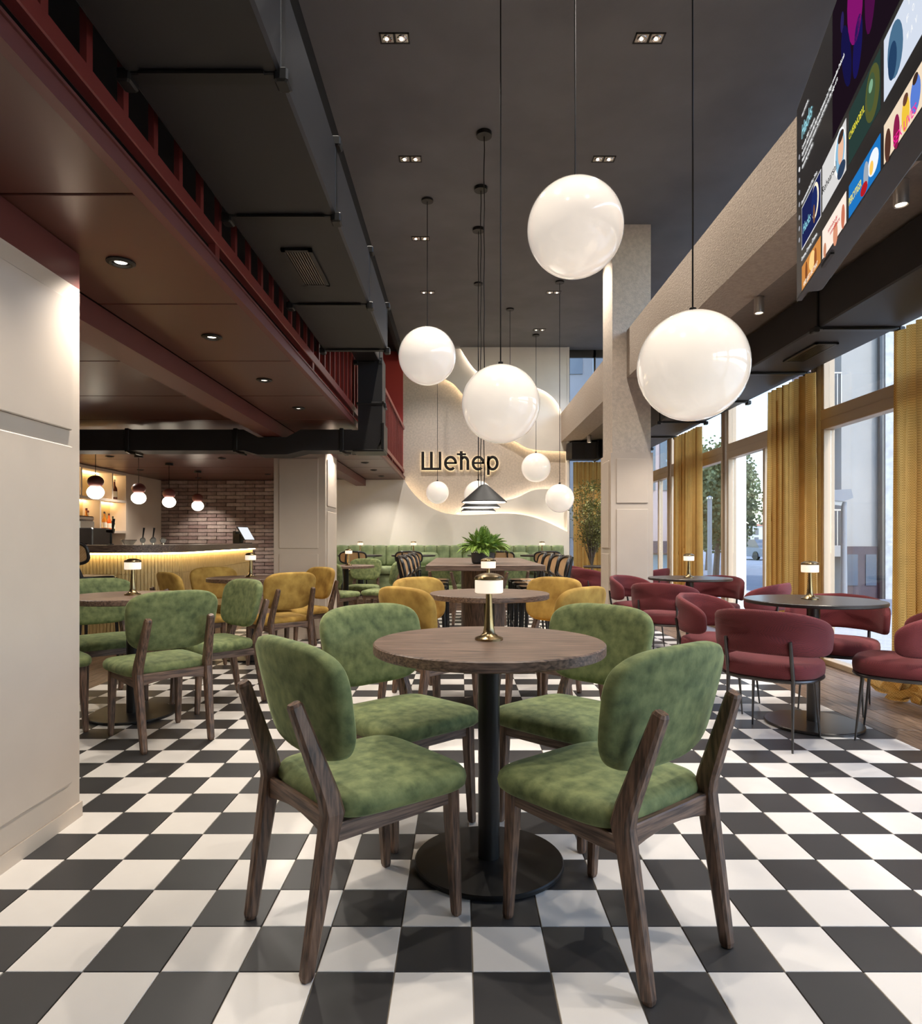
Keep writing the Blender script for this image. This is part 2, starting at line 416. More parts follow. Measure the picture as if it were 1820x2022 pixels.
wave(P1, [(2.03, 0.176), (-2.88, 0.176), (-2.88, 2.248), (-1.06, 2.248)], YW-.22, YW-.19, M_LEDW, 0.06)
wave(P2, [(2.03, 1.2), (-0.12, 1.2)], YW-.12, YW-.09, M_LEDC, 0.06)
wave(P4, [(2.03, ZC-.002), (-0.95, ZC-.002)], YW-.12, YW-.09, M_LEDW, 0.06, side=-1)
wave(P3, [(2.03, 3.42), (2.03, ZC-.002)], YW-.22, YW-.19, M_LEDC, 0.06, side=-1)
MB().box(2.0, 2.04, YW-.225, YW, 0.18, ZC).build('edge_return', M_WALLW, wb)

# brick part of the far wall, behind the bar
BH, BL = 0.0705, 0.362
bmesh_ = {}
nb = 0
for r in range(0, 32):
    z = ZM-(r+1)*BH
    x = -5.88-(BL/2 if r % 2 else 0)
    while x < -3.0:
        a = max(x, -5.88); b = min(x+BL, -2.92)
        # only where it can be seen over and beside the counter
        if b-a > .05 and (r < 18 or x > -4.3):
            key = (round(b-a, 2), random.randrange(3))
            if key not in bmesh_: bmesh_[key] = MB().box(.005, b-a-.005, -.022-.003*key[1], .0, .005, BH-.005, bev=.003).mesh('brick', M_BRICK[key[1]])
            place('brick', bmesh_[key], wb, (a, YW, z)); nb += 1
        x += BL
wl = struct('wall_left', 'pale wall behind the bar')
MB().box(XL-.2, XL, YB, YW, 0, ZC).build('plaster', M_CREAM, wl)
MB().box(XL, -5.66, 11.21, YW-.03, 0, ZM).build('boxed_pier', M_CREAM, wl)
wr = struct('wall_rear', 'plain cream wall behind the viewer')
MB().box(XL, XW, YB-.2, YB, 0, ZC).build('plaster', M_CREAM, wr)

# ---- mezzanine
mz = struct('trim_1', 'oxblood mezzanine slab with panelled soffit')
MB().box(XL, -1.05, YB, YW, ZM+.02, ZM+.056).build('deck', M_VOID, mz)
MB().box(-1.079, -1.043, YB, YW-.01, ZM, ZM+.057).build('edge_fascia', M_RED, mz)
MB().box(-1.055, -1.036, YB, YW-.01, ZM+.052, ZM+.062).build('edge_bead', M_RED, mz)
for k in range(-5, 11):
    y0 = 2.2+k*1.02; y1 = min(y0+1.02, YW)
    if y0 > YW-.1 or y1 < 0: continue
    MB().box(-1.752, -1.079, y0+.006, y1-.006, ZM+.003, ZM+.02, bev=.003).build('panel', M_REDP, mz)
    MB().box(-5.89, -1.945, y0+.006, y1-.006, ZM+.003, ZM+.02, bev=.003).build('panel', M_REDP, mz)
bm_ = struct('trim_2', 'oxblood beam running under the mezzanine')
MB().box(-1.94, -1.757, 1.0, YW-.12, 2.13, ZM).build('beam', M_RED, bm_)

def pillar(name, label, x0, x1, y0, y1, zclad, ztop, topm, panels, base=0.06, clad=0.0):
    t = struct(name, label)
    MB().box(x0, x1, y0, y1, 0.0, zclad).build('shaft', M_CREAM, t)
    MB().box(x0+clad, x1-clad, y0+clad, y1-clad, zclad, ztop).build('head', topm, t)
    MB().box(x0-.008, x1+.008, y0-.008, y1+.008, 0.0, base).build('skirting', M_CREAM, t)
    for side, a, b, z0, z1 in panels:
        d = 0.012
        if side == 'R': q = MB().box(x1, x1+d, a, b, z0, z1, bev=.004)
        elif side == 'L': q = MB().box(x0-d, x0, a, b, z0, z1, bev=.004)
        else: q = MB().box(a, b, y0-d, y0, z0, z1, bev=.004)
        q.build('raised_panel', M_CREAM, t)
    return t
pillar('wall_pillar', 'cream panelled pillar beside the nearest tiles', -2.10, -1.524, 2.0, 2.658, 2.11, ZM, M_RED,
       [('R', 2.065, 2.593, 1.535, 2.04), ('R', 2.065, 2.593, .16, 1.472)])
pillar('wall_pillar', 'cream panelled pillar beyond the bar tables', -2.09, -1.512, 7.45, 8.14, 2.11, ZM, M_RED,
       [('F', -2.03, -1.59, 1.02, 2.03), ('F', -2.03, -1.59, .14, .956), ('R', 7.53, 8.06, 1.50, 2.03), ('R', 7.53, 8.06, .14, 1.44)])
pillar('wall_column', 'plaster column clad in cream panels beside the windows', 1.72, 2.20, 7.56, 8.10, 2.11, ZC, M_STUCCO,
       [('F', 1.78, 2.14, 1.535, 2.04), ('F', 1.78, 2.14, .14, 1.465), ('L', 7.64, 8.02, 1.02, 2.03), ('L', 7.64, 8.02, .14, .956)], clad=0.02)

# ---- window-side beam, soffit and clerestory sill
rb = struct('trim_3', 'textured plaster beam above the window aisle')
MB().box(1.90, 2.25, YB, 7.56, 2.96, 3.50).build('beam', M_BEAM, rb)
MB().box(1.90, 2.25, 8.10, YW, 2.96, 3.50).build('beam', M_BEAM, rb)
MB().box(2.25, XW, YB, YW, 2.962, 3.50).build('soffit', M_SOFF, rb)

# ---- window wall
def window_bay(idx, y0, y1, divs, label):
    t = struct('window_%d' % idx, label)
    def fr(a, b, z0, z1, x0=XW-.05, x1=XW+.05, nm='window_frame'): MB().box(x0, x1, a, b, z0, z1, bev=.004).build(nm, M_FRAME, t)
    fr(y0, y1, 2.10, 2.28); fr(y0, y1, 0.0, 0.05); fr(y0, y1, 2.90, 2.96)
    fr(y0, y0+.05, 0.05, 2.10); fr(y1-.05, y1, 0.05, 2.10); fr(y0, y0+.05, 2.28, 2.90); fr(y1-.05, y1, 2.28, 2.90)
    fr(y0, y1, 2.185, 2.19, XW-.056, XW-.05, 'bead')
    ed = [y0+.05]+divs+[y1-.05]
    for d in divs:
        fr(d-.025, d+.025, .05, 2.10, XW-.03, XW+.04)
    for a, b in zip(ed[:-1], ed[1:]):
        MB().box(XW-.004, XW+.004, a+.026, b-.026, .05, 2.10).build('pane', M_GLASS, t)
    MB().box(XW-.004, XW+.004, y0+.05, y1-.05, 2.28, 2.90).build('pane', M_GLASS, t)
bays = [(-3.5, -1.55, []), (-1.35, 1.05, []), (1.25, 3.65, []), (3.85, 5.98, []), (6.10, 8.09, [7.15]), (8.22, 10.25, [9.4]), (10.37, 12.5, [10.95])]
nm = ['behind the viewer', 'near the viewer', 'nearest the television', 'facing the street lamp', 'facing the street', 'facing the street trees', 'furthest along the aisle']
for i, (a, b, dv) in enumerate(bays): window_bay(i+1, a, b, dv, 'tall bronze framed window bay '+nm[i])
wr2 = struct('wall_right', 'white stucco facade piers between the window bays')
for a, b in ((-1.55, -1.35), (1.05, 1.25), (3.65, 3.85), (5.98, 6.10), (8.09, 8.22), (10.25, 10.37), (12.5, 12.75)):
    MB().box(XW-.02, XW+{5.98: .06, 8.09: .19}.get(a, .12), a, b, 0, 3.5).build('pier', M_PIER, wr2)
MB().box(XW, XW+.12, YB, YW+.2, 3.42, 3.62).build('sill_band', M_STUCCO, wr2)
# clerestory glazing above the beam
cl = struct('window_8', 'clerestory glazing above the window aisle')
MB().box(XW-.004, XW+.004, YB, YW, 3.62, ZC).build('pane', M_GLASS, cl)
for y in (-2.2, -.9, .4, 1.7, 3.0, 4.3, 5.6, 6.9, 8.2, 9.5, 10.8, 12.1):
    MB().box(XW-.03, XW+.03, y-.03, y+.03, 3.62, ZC).build('window_frame', M_STEEL, cl)
bw = struct('window_9', 'tall end window between the far wall and the street')
MB().box(2.06, XW, YW-.004, YW+.004, 0.0, ZC-.14).build('pane', M_GLASS, bw)
for x in (2.06, 2.55, 3.05, XW-.02): MB().box(x-.02, x+.02, YW-.03, YW+.03, 0, ZC).build('window_frame', M_STEEL, bw)
MB().box(2.04, XW, YW-.03, YW+.03, ZC-.14, ZC).build('window_frame', M_STEEL, bw)
MB().box(2.04, XW, YW-.03, YW+.03, 2.9, 3.02).build('window_frame', M_STEEL, bw)

# ================================================================ RAILING AND DUCTS
rl = thing('railing', 'oxblood painted balustrade along the mezzanine edge', 'railing', (-1.075, 0, 2.306))
def L(z): return z-2.306
MB().box(-.022, .022, .3, 12.57, L(2.392), L(2.455), bev=.004).build('bottom_rail', M_REDR, rl)
MB().box(-.026, .026, .3, 12.57, L(3.21), L(3.27), bev=.004).build('top_rail', M_REDR, rl)
bl1 = MB().box(-.010, .010, -.016, .016, L(2.455), L(3.21)).mesh('baluster', M_REDR)
y = .66
while y < 12.5:
    place('baluster', bl1, rl, (0, y, 0)); y += .222*1.05/1.12
for y in (1.0, 2.9, 4.8, 6.6, 8.5, 10.4, 12.4):
    MB().box(-.015, .015, y-.025, y+.025, L(2.306), L(2.392)).build('post', M_REDR, rl)

def flange(y, x0, x1, z0, z1, parent, t=0.025, w=0.035, corners=True):
    """slip joint around a rectangular duct running along Y"""
    m = MB()
    m.box(x0-t, x1+t, y-w, y+w, z0-t, z0+.002, bev=.004); m.box(x0-t, x1+t, y-w, y+w, z1-.002, z1+t, bev=.004)
    m.box(x0-t, x0+.002, y-w, y+w, z0, z1, bev=.004); m.box(x1-.002, x1+t, y-w, y+w, z0, z1, bev=.004)
    for x in (x0-t, x1+t):
        for z in (z0-t, z1+t): m.box(x-.022, x+.022, y-w-.006, y+w+.006, z-.022, z+.022, bev=.006)
    m.box(x0+.03, x1-.03, y-w-.012, y-w, z0-t-.006, z0-t+.004)
    return m.build('flange', M_DUCTD, parent)
def grille(parent, x0, x1, y0, y1, z, n):
    gfr = MB().box(x0, x1, y0, y0+.02, z-.012, z).box(x0, x1, y1-.02, y1, z-.012, z).box(x0, x0+.02, y0, y1, z-.012, z).box(x1-.02, x1, y0, y1, z-.012, z).build('grille_frame', M_DUCTD, parent)
    MB().box(x0+.02, x1-.02, y0+.02, y1-.02, z-.001, z+.0005).build('grille_throat', M_VOID, gfr)
    for i in range(n):
        x = x0+.02+(x1-x0-.04)*(i+.5)/n
        MB().box(x-.004, x+.004, y0+.02, y1-.02, z-.010, z-.001).build('louver', M_STEEL, gfr)

d1 = thing('ventilation_duct', 'large black rectangular air duct hanging along the mezzanine railing', 'air duct')
DX0, DX1, DZ0, DZ1 = -1.025, -0.548, 2.536, 2.855
MB().box(DX0, DX1, 0.2, 4.99, DZ0, DZ1, bev=.010).build('duct_run', M_DUCT, d1)
for yy in (1.10, 2.05, 2.94, 4.03, 4.975): flange(yy, DX0+.018, DX1-.018, DZ0+.012, DZ1-.012, d1, t=.02, w=.026)
grille(d1, -.877, -.725, 3.24, 3.70, DZ0-.002, 9)
# rising offset, smaller run, riser, curved elbow, cross run under the mezzanine with a dip below the beam
VX0, VX1, VY0, VY1 = -1.0, -.761, 6.50, 6.78
MB().rings([[(DX0, 4.99, DZ0), (DX1, 4.99, DZ0), (DX1, 4.99, DZ1), (DX0, 4.99, DZ1)], [(-1.02, 5.6, 2.87), (-.79, 5.6, 2.87), (-.79, 5.6, 3.12), (-1.02, 5.6, 3.12)]]).build('offset', M_DUCT, d1)
MB().box(-1.02, -.79, 5.6, 6.82, 2.87, 3.12, bev=.008).build('duct_run', M_DUCT, d1)
flange(6.52, -1.005, -.80, 2.875, 3.11, d1, t=.018, w=.022)
poly = [(VX0, 2.90), (VX1, 2.90), (VX1, 2.26), (VX1-.004, 2.16), (VX1-.02, 2.08), (VX1-.045, 2.03), (VX1-.065, 2.0), (VX1-.075, 1.99), (VX0-.06, 1.99), (VX0-.06, 2.19), (VX0, 2.19)]
MB().prism(poly, lambda u, v: (u, VY0, v), lambda u, v: (u, VY1, v)).build('riser_elbow', M_DUCT, d1)
MB().box(VX0-.016, VX1+.016, VY0-.016, VY1+.016, 2.44, 2.462, bev=.004).build('flange', M_DUCTD, d1)
MB().tube([(VX1+.01, VY0-.02, 2.465), (VX1+.03, VY0-.03, 2.44), (VX1+.035, VY0-.03, 2.40)], .012, 8).build('toggle_latch', M_DUCTD, d1)
MB().box(VX0-.05, VX1+.016, VY0-.02, VY1+.02, 1.978, 2.0, bev=.004).build('flange', M_DUCTD, d1)
MB().box(VX1-.01, VX1+.018, VY0-.018, VY1+.018, 2.0, 2.26, bev=.004).build('flange', M_DUCTD, d1)
zt, zb = 2.195, 1.99
poly = [(VX0-.06, zb), (VX0-.06, zt), (-1.56, zt), (-1.70, zt-.075), (-1.98, zt-.075), (-2.12, zt), (XL+.05, zt), (XL+.05, zb), (-2.12, zb), (-1.98, zb-.04), (-1.70, zb-.04), (-1.54, zb)]
MB().prism(poly, lambda u, v: (u, VY0, v), lambda u, v: (u, VY1, v)).build('cross_run', M_DUCT, d1)
for x in (-3.26, -2.20, -1.16):
    MB().box(x-.02, x+.02, VY0-.014, VY1+.014, zb-.015, zt+.012, bev=.004).build('clamp_ring', M_DUCTD, d1)
    MB().tube([(x+.01, VY0-.02, zb-.01), (x+.05, VY0-.03, zb-.03), (x+.10, VY0-.03, zb-.035)], .012, 8).build('toggle_latch', M_STEEL, d1)

d2 = thing('ventilation_duct', 'black rectangular air duct above the curtains and windows', 'air duct')
EX0, EX1, EZ0, EZ1 = 2.58, 3.165, 2.64, 2.94
MB().box(EX0, EX1, 0.2, 12.5, EZ0, EZ1, bev=.01).build('duct_run', M_DUCT, d2)
for yy in (2.3, 3.55, 4.80, 6.08, 7.32, 8.58, 9.80, 11.0): flange(yy, EX0, EX1, EZ0, EZ1, d2, t=.014, w=.03)
grille(d2, 2.75, 2.93, 5.13, 5.65, EZ0-.002, 8)
MB().prism([(2.0, 12.38), (2.06, 12.22), (2.3, 12.2), (2.5, 12.16), (2.59, 12.10), (2.59, 12.5), (2.0, 12.5)], lambda u, v: (u, v, EZ0-.03), lambda u, v: (u, v, EZ1-.02)).build('end_branch', M_DUCT, d2)
MB().box(2.5, 2.535, 12.06, 12.5, EZ0-.045, EZ1-.005, bev=.004).build('flange', M_DUCTD, d2)

# ================================================================ LIGHTS
def twin(x, y, label):
    t = thing('twin_downlight', label, 'downlight', (x, y, ZC), 0, 'recessed twin downlights in the main ceiling')
    a, b = .107, .052
    m = MB()
    m.box(-a, a, -b, -b+.010, -.006, 0); m.box(-a, a, b-.010, b, -.006, 0); m.box(-a, -a+.010, -b, b, -.006, 0); m.box(a-.010, a, -b, b, -.006, 0); m.box(-.008, .008, -b, b, -.006, 0)
    m.build('trim_frame', M_BLACK, t)
    for s_ in (-1, 1):
        c = s_*.0525
        p = MB().box(c-.0425, c+.0425, -.042, .042, -.003, -.0005).build('gimbal_plate', M_SIL, t)
        MB().lathe([(.034, -.004), (.030, -.009), (.024, -.008)], 20, (c, 0, 0)).build('reflector', M_CHROME, p)
        MB().lathe([(.014, -.010), (.012, -.012), (.001, -.0125)], 16, (c-.004, 0, 0)).build('lens', M_LENS, p)
    spot(t, (0, 0, -.03), SPOT_MAIN, angle=110, blend=.8, size=.03)
ORD = ['first', 'second', 'third', 'fourth', 'fifth', 'sixth', 'seventh', 'eighth', 'ninth', 'tenth', 'eleventh', 'twelfth']
where = {1.45: 'row just ahead of the viewer', 3.1: 'row above the foreground table', 4.77: 'nearest visible row of the grey ceiling', 6.28: 'second row of the grey ceiling', 7.93: 'third row of the grey ceiling', 9.65: 'fourth row of the grey ceiling', 11.36: 'row nearest the sign wall'}
for yy in (1.45, 3.1, 4.77, 6.28, 7.93, 9.65, 11.36):
    for x, s_ in ((-.47, 'duct side'), (1.36, 'window side')):
        twin(x, yy, 'recessed black twin downlight, %s, %s' % (s_, where[yy]))

k = 0
for x, ys in ((-1.395, [1.73+i*1.0 for i in range(12)]), (-3.3, [4.2, 9.2, 11.4]), (-4.75, [4.4, 9.0, 12.05]), (-5.15, [7.6, 10.7])):
    for k, yy in enumerate(ys):
        if x == -1.395 and 6.6 < yy < 7.3: continue
        t = thing('recessed_spot', '', 'downlight', (x, yy, ZM+.003), 0, 'recessed spots in the mezzanine soffit')
        t['label'] = 'round recessed spot in oxblood soffit, %s from the viewer in the %s' % (ORD[k], 'railing row' if x > -2 else ('bar front row' if x > -4 else ('bar pendant row' if x > -5 else 'bottle shelf row')))
        MB().lathe([(.056, -.001), (.056, -.006), (.044, -.012), (.036, -.012), (.034, -.002)], 24).build('bezel', M_BLACK, t)
        MB().lathe([(.026, -.001), (.024, -.0025), (.001, -.003)], 16).build('lens', M_LENS, t)
        if x == -4.75 and yy > 12: spot(t, (0, 0, -.02), SPOT_MEZZ*1.6, angle=95, blend=.6)
        else: spot(t, (0, 0, -.02), SPOT_MEZZ*(1.0 if x > -2 else 1.4), angle=(150 if 5 < yy < 6.5 else 125), blend=(.55 if 5 < yy < 6.5 else .9))

cyl = [(1.75, 'closest to the viewer'), (3.43, 'beneath the television'), (5.06, 'beside the large globe'), (6.72, 'hidden behind the large globe'), (8.4, 'beside the column'), (10.05, 'past the column'), (11.7, 'in front of the end duct branch')]
for yy, s_ in cyl:
    t = thing('cylinder_spot', 'surface mounted grey cylinder spotlight %s' % s_, 'spotlight', (2.28, yy, 2.96), 0, 'cylinder spots under the window soffit')
    MB().lathe([(.036, 0), (.036, -.118), (.033, -.122), (.028, -.118), (.028, -.112)], 24).build('housing', M_SIL, t, smooth=True)
    MB().lathe([(.027, -.108), (.026, -.113), (.001, -.114)], 20).build('lens', M_LENS, t)
    spot(t, (0, 0, -.13), SPOT_CYL, angle=100, blend=.6)

def globe(x, y, z, r, label):
    t = thing('globe_pendant', label, 'pendant lamp', (x, y, z), 0, 'opal globe pendants')
    MB().sphere((0, 0, 0), r, 48, 28).build('globe', M_GLOBE, t, smooth=True, angle=180)
    MB().lathe([(.016, r-.004), (.016, r+.018), (.006, r+.022)], 16).build('cord_cap', M_BLACK, t)
    MB().tube([(0, 0, r), (0, 0, ZC-z-.012)], .0042, 8).build('cord', M_BLACK, t)
    MB().lathe([(.062, ZC-z-.022), (.062, ZC-z), (.001, ZC-z)], 28).build('canopy', M_BLACK, t)
globe(.603, 3.475, 2.74, .25, 'highest large opal globe pendant, near the column top')
globe(1.073, 3.06, 1.909, .25, 'largest opal globe pendant, in front of the window curtains')
globe(.2597, 4.24, 1.978, .25, 'large opal globe pendant hanging over the sign wall view')
globe(-.346, 7.03, 3.06, .305, 'large opal globe pendant beside the air duct end')
globe(1.39, 9.25, 1.697, .20, 'small opal globe pendant beside the olive tree')
globe(1.333, 11.64, 2.39, .258, 'small opal globe pendant high beside the end duct branch')
globe(.256, 9.31, 1.75, .20, 'small opal globe pendant tucked behind the black cone lamps')
globe(-.40, 11.8, 1.964, .203, 'smallest opal globe pendant below the letters of the sign')
globe(.78, 10.34, 3.0, .17, 'opal globe pendant hidden behind the large middle globe')

def cone(x, y, label):
    z = 1.445
    t = thing('cone_pendant', label, 'pendant lamp', (x, y, z), 0, 'black cone pendants over the high table')
    MB().lathe([(.196, .004), (.2, 0), (.2, .006), (.045, .142), (.03, .155), (.012, .16)], 40).build('cone_shade', mat('cone_black', rgb(17, 15, 15), .55), t, smooth=True)
    MB().lathe([(.19, -.002), (.19, .003), (.001, .003)], 40).build('diffuser', mat('cone_diffuser', (.9, .85, .75), .5, emit=(1, .9, .75), es=2.2), t)
    P = [(0.003*sin(i*1.7), 0.002*cos(i*2.1), .16+(ZC-z-.18)*i/24) for i in range(25)]
    MB().tube(P, .0042, 6).build('cord', M_BLACK, t, smooth=True)
    MB().lathe([(.068, ZC-z-.035), (.068, ZC-z), (.001, ZC-z)], 28).build('canopy', M_BLACK, t)
cone(.214, 5.877, 'nearest black cone pendant over the high walnut table')
cone(.2135, 6.787, 'middle black cone pendant over the high walnut table')
cone(.213, 7.68, 'furthest black cone pendant over the high walnut table')

for i, (yy, s_) in enumerate(((7.83, 'nearest the coffee machine'), (8.88, 'second along the counter'), (9.81, 'third along the counter'), (10.88, 'closest to the brick wall'))):
    z = 1.678; x = -4.30
    t = thing('bar_pendant', 'oxblood and milk glass double ball pendant, %s' % s_, 'pendant lamp', (x, yy, z), 0, 'double ball pendants over the bar')
    MB().sphere((0, 0, 0), .093, 28, 18, .88).build('glass_ball', M_BALL, t, smooth=True, angle=180)
    MB().sphere((0, 0, .125), .089, 28, 18, .84).build('wooden_ball', M_RED, t, smooth=True, angle=180)
    MB().tube([(0, 0, .19), (0, 0, ZM-z-.02)], .004, 6).build('cord', M_BLACK, t)
    MB().lathe([(.055, ZM-z-.03), (.055, ZM-z+.003), (.001, ZM-z+.003)], 24).build('canopy', M_BLACK, t)

# ================================================================ SIGN AND TELEVISION
sg = thing('wall_sign', 'black backlit letters reading Шећер on the wavy wall', 'sign', (-.725, YW-.045, 2.442))
halo = emat('sign_halo', (1.0, .80, .50), 3.4)
LU = .002212          # one drawing unit of the letters in metres
def stroke(mb, x0, x1, z0, z1, y0, y1): mb.box((x0-237)*LU, (x1-233)*LU, y0, y1, z0*LU, (z1+2)*LU)
def arc(mb, cx, cz, rx, rz, w_, a0, a1, y0, y1, n=28):
    R = []; rx += 2; rz += 2; w_ += 4
    for i in range(n+1):
        t = radians(a0+(a1-a0)*i/n); c, q = cos(t), sin(t)
        o_ = ((cx+rx*c-235)*LU, (cz+rz*q)*LU); i_ = ((cx+(rx-w_)*c-235)*LU, (cz+(rz-w_)*q)*LU)
        R.append([(o_[0], y0, o_[1]), (i_[0], y0, i_[1]), (i_[0], y1, i_[1]), (o_[0], y1, o_[1])])
    full_ = abs(a1-a0) >= 360
    mb.rings(R[:-1] if full_ else R, True, 0, full_)
def glyph(ch, dx, y0, y1):
    m = MB(); S = lambda *q: stroke(m, q[0]+dx, q[1]+dx, q[2], q[3], y0, y1)
    if ch == 'sha':
        for x in (235, 308, 381): S(x, x+21, 0, 155)
        S(256, 308, 0, 19); S(329, 381, 0, 19)
    elif ch == 'ie':
        arc(m, 482+dx, 59, 54, 62, 20, -2, 312, y0, y1); S(447, 534, 51, 67)
    elif ch == 'tshe':
        S(563, 584, 0, 160); S(538, 563, 126, 142); S(584, 612, 126, 142); arc(m, 601+dx, 70, 39, 50, 20, 0, 140, y0, y1); S(620, 640, 0, 70)
    elif ch == 'er':
        S(795, 815, -42, 118); arc(m, 842+dx, 59, 49, 62, 20, 0, 360, y0, y1, 36)
    return m
for ch, dx in (('sha', 0), ('ie', 0), ('tshe', 0), ('ie', 236), ('er', 0)):
    lo = glyph(ch, dx, -.012, .012).build('letter', M_SIGN, sg)
    glyph(ch, dx, .022, .026).build('halo', halo, lo)

TVF = Vector((1.624, 3.2, 2.26)); ang = atan2(-.9654, -.2607)
tvt = thing('television', 'wide black television tilted over the window aisle showing a film menu', 'television', TVF, ang)
# local: x along the screen (towards viewer), -y is out of the back, +... normal of the screen = local -y side check below
nsgn = -1.0   # screen normal is local -y (points into the room)
def TVB(u0, u1, v0, v1, d0, d1, name, m, par=None, bev=0.0):
    ya, yb = sorted((nsgn*d0, nsgn*d1)); return MB().box(u0, u1, ya, yb, v0, v1, bev=bev).build(name, m, par or tvt)
M_SCR = mat('screen_black', rgb(16, 16, 17), 0.18, emit=rgb(20, 20, 21), es=1.0)
M_TVB = mat('tv_plastic', rgb(54, 54, 58), 0.45)
TVB(0, 1.66, 0, .924, -.022, 0, 'panel', M_TVB)
TVB(.008, 1.652, .008, .916, 0, .0012, 'screen', M_SCR)
TVB(.05, 1.6, .02, .6, -.10, -.022, 'rear_housing', M_TVB, bev=.01)
TVB(.6, 1.0, .3, .55, -.38, -.10, 'wall_bracket', M_DUCTD)
TVB(.42, .56, -.008, .0, -.02, -.006, 'sensor_bar', M_DUCTD)
def pic(u0, u1, v0, v1, c, s=1.0, name='picture', d=.002, par=None):
    key = 'pix_%d_%d_%d_%d' % (*[int(q*255) for q in c], int(s*100))
    return TVB(u0, u1, v0, v1, .0012, d, name, MATS.get(key) or emat(key, c, s), par)
def blob(u, v, a, b, c, par, d=.0026, n=20, rot=0.0):
    key = 'pix_%d_%d_%d_%d' % (*[int(q*255) for q in c], 100)
    m = MATS.get(key) or emat(key, c, 1.0)
    P = [(u+a*cos(2*pi*i/n)*cos(rot)-b*sin(2*pi*i/n)*sin(rot), v+a*cos(2*pi*i/n)*sin(rot)+b*sin(2*pi*i/n)*cos(rot)) for i in range(n)]
    return MB().prism(P, lambda p, q: (p, nsgn*.002, q), lambda p, q: (p, nsgn*d, q)).build('picture_shape', m, par)
def words(txt, u, v, size, c, width, par=None, d=.0032, shear=0.0, name='caption'):
    key = 'txt_%d_%d_%d' % tuple(int(q*255) for q in c)
    m = MATS.get(key) or emat(key, c, 1.0)
    me = text_mesh(txt, size, 0.0002, 'caption', m, width, shear=shear)
    for q in me.vertices:
        a, b, e = q.co; q.co = (u+a, nsgn*(d+e), v+b)
    return place(name, me, par or tvt)
WH = rgb(235, 235, 235)
# hero picture, purple and blue drapery
hero = pic(.62, 1.652, .42, .916, rgb(25, 15, 24))
for (u, v, a, b, c, r_) in ((.90, .74, .085, .25, rgb(120, 18, 98), .15), (1.07, .70, .06, .3, rgb(70, 14, 62), -.1), (.80, .62, .05, .22, rgb(20, 18, 62), .3), (.93, .56, .05, .16, rgb(24, 20, 78), -.2), (1.25, .74, .07, .25, rgb(88, 12, 60), .1), (.75, .78, .02, .06, rgb(40, 30, 80), 0), (1.45, .7, .08, .26, rgb(60, 10, 50), .1)):
    blob(u, v, a, b*.62, c, hero, rot=r_)
words('Hacks', .112, .715, .085, rgb(150, 210, 222), .19, shear=.25)
words('MAX ORIGINAL', .118, .815, .016, WH, .12)
words('Comedy  2021  2 Seasons', .12, .662, .022, WH, .23)
words('Explores a dark mentorship that forms between a Las Vegas comedian Deborah', .12, .632, .024, WH, .66)
words('Vance and an entitled, outcast 25-year-old writer on the edge of it', .12, .602, .024, WH, .575)
words('discovering each other', .12, .572, .024, WH, .20)
for q, v in enumerate((.661, .602, .55, .493, .436, .374, .322, .268)):
    blob(.062, v, .011, .011, WH if q == 1 else rgb(150, 150, 155), tvt)
words('Recommended For You', .112, .410, .024, WH, .274)
words('Drama, Drama, Drama', .112, .148, .024, WH, .274)
t1 = pic(.108, .447, .198, .397, rgb(214, 214, 216), name='tile_border', d=.0016)
p = pic(.114, .441, .204, .391, rgb(28, 34, 78)); blob(.355, .31, .06, .075, rgb(238, 226, 200), p, .0026); blob(.345, .31, .05, .065, rgb(28, 40, 92), p, .003); blob(.34, .26, .016, .04, rgb(120, 84, 60), p, .0033)
words('Hacks', .14, .262, .06, rgb(140, 205, 218), .14, p, .0034, .25)
p = pic(.47, .796, .204, .394, rgb(206, 204, 202)); blob(.72, .31, .075, .088, rgb(236, 234, 232), p, .0026); blob(.725, .31, .06, .078, rgb(130, 176, 204), p, .003); blob(.735, .315, .036, .056, rgb(222, 176, 148), p, .0033); blob(.735, .362, .036, .02, rgb(60, 42, 34), p, .0035); blob(.74, .235, .05, .028, rgb(44, 60, 84), p, .0034)
words('Rehearsal', .478, .272, .046, rgb(24, 22, 22), .20, p, .0038)
p = pic(.83, 1.154, .204, .394, rgb(38, 56, 52)); blob(1.08, .30, .07, .088, rgb(80, 84, 44), p, .0026); blob(1.07, .31, .04, .06, rgb(62, 82, 56), p, .003); blob(1.07, .33, .02, .02, rgb(120, 160, 130), p, .0033)
words('CHERNOBYL', .837, .288, .036, rgb(226, 214, 60), .17, p, .0034)
p = pic(1.186, 1.51, .204, .394, rgb(200, 208, 222)); blob(1.28, .30, .06, .085, rgb(70, 104, 132), p, .0026, rot=.2); blob(1.26, .28, .035, .055, rgb(34, 60, 92), p, .003)
for q, (u, v) in enumerate(((1.38, .35), (1.42, .35), (1.37, .31), (1.41, .31), (1.37, .26), (1.40, .26), (1.43, .26))): words('TOFOWAV'[q], u, v, .026, WH, .014, p, .003)
p = pic(.112, .441, .010, .120, rgb(196, 130, 66)); blob(.30, .075, .05, .04, rgb(240, 200, 130), p, .0026); blob(.2, .06, .02, .05, rgb(120, 70, 40), p, .0028); blob(.36, .06, .02, .045, rgb(140, 80, 44), p, .0028)
words('AND JUST LIKE THAT', .15, .014, .030, rgb(250, 236, 214), .25, p, .0034)
p = pic(.47, .796, .010, .126, rgb(238, 222, 208)); blob(.66, .03, .03, .045, rgb(206, 140, 110), p, .0026); blob(.76, .05, .022, .045, rgb(190, 110, 84), p, .0026); blob(.51, .03, .02, .03, rgb(190, 130, 100), p, .0026)
words('somebody', .56, .078, .024, rgb(190, 50, 60), .13, p, .003); words('somewhere', .59, .056, .024, rgb(190, 50, 60), .13, p, .003)
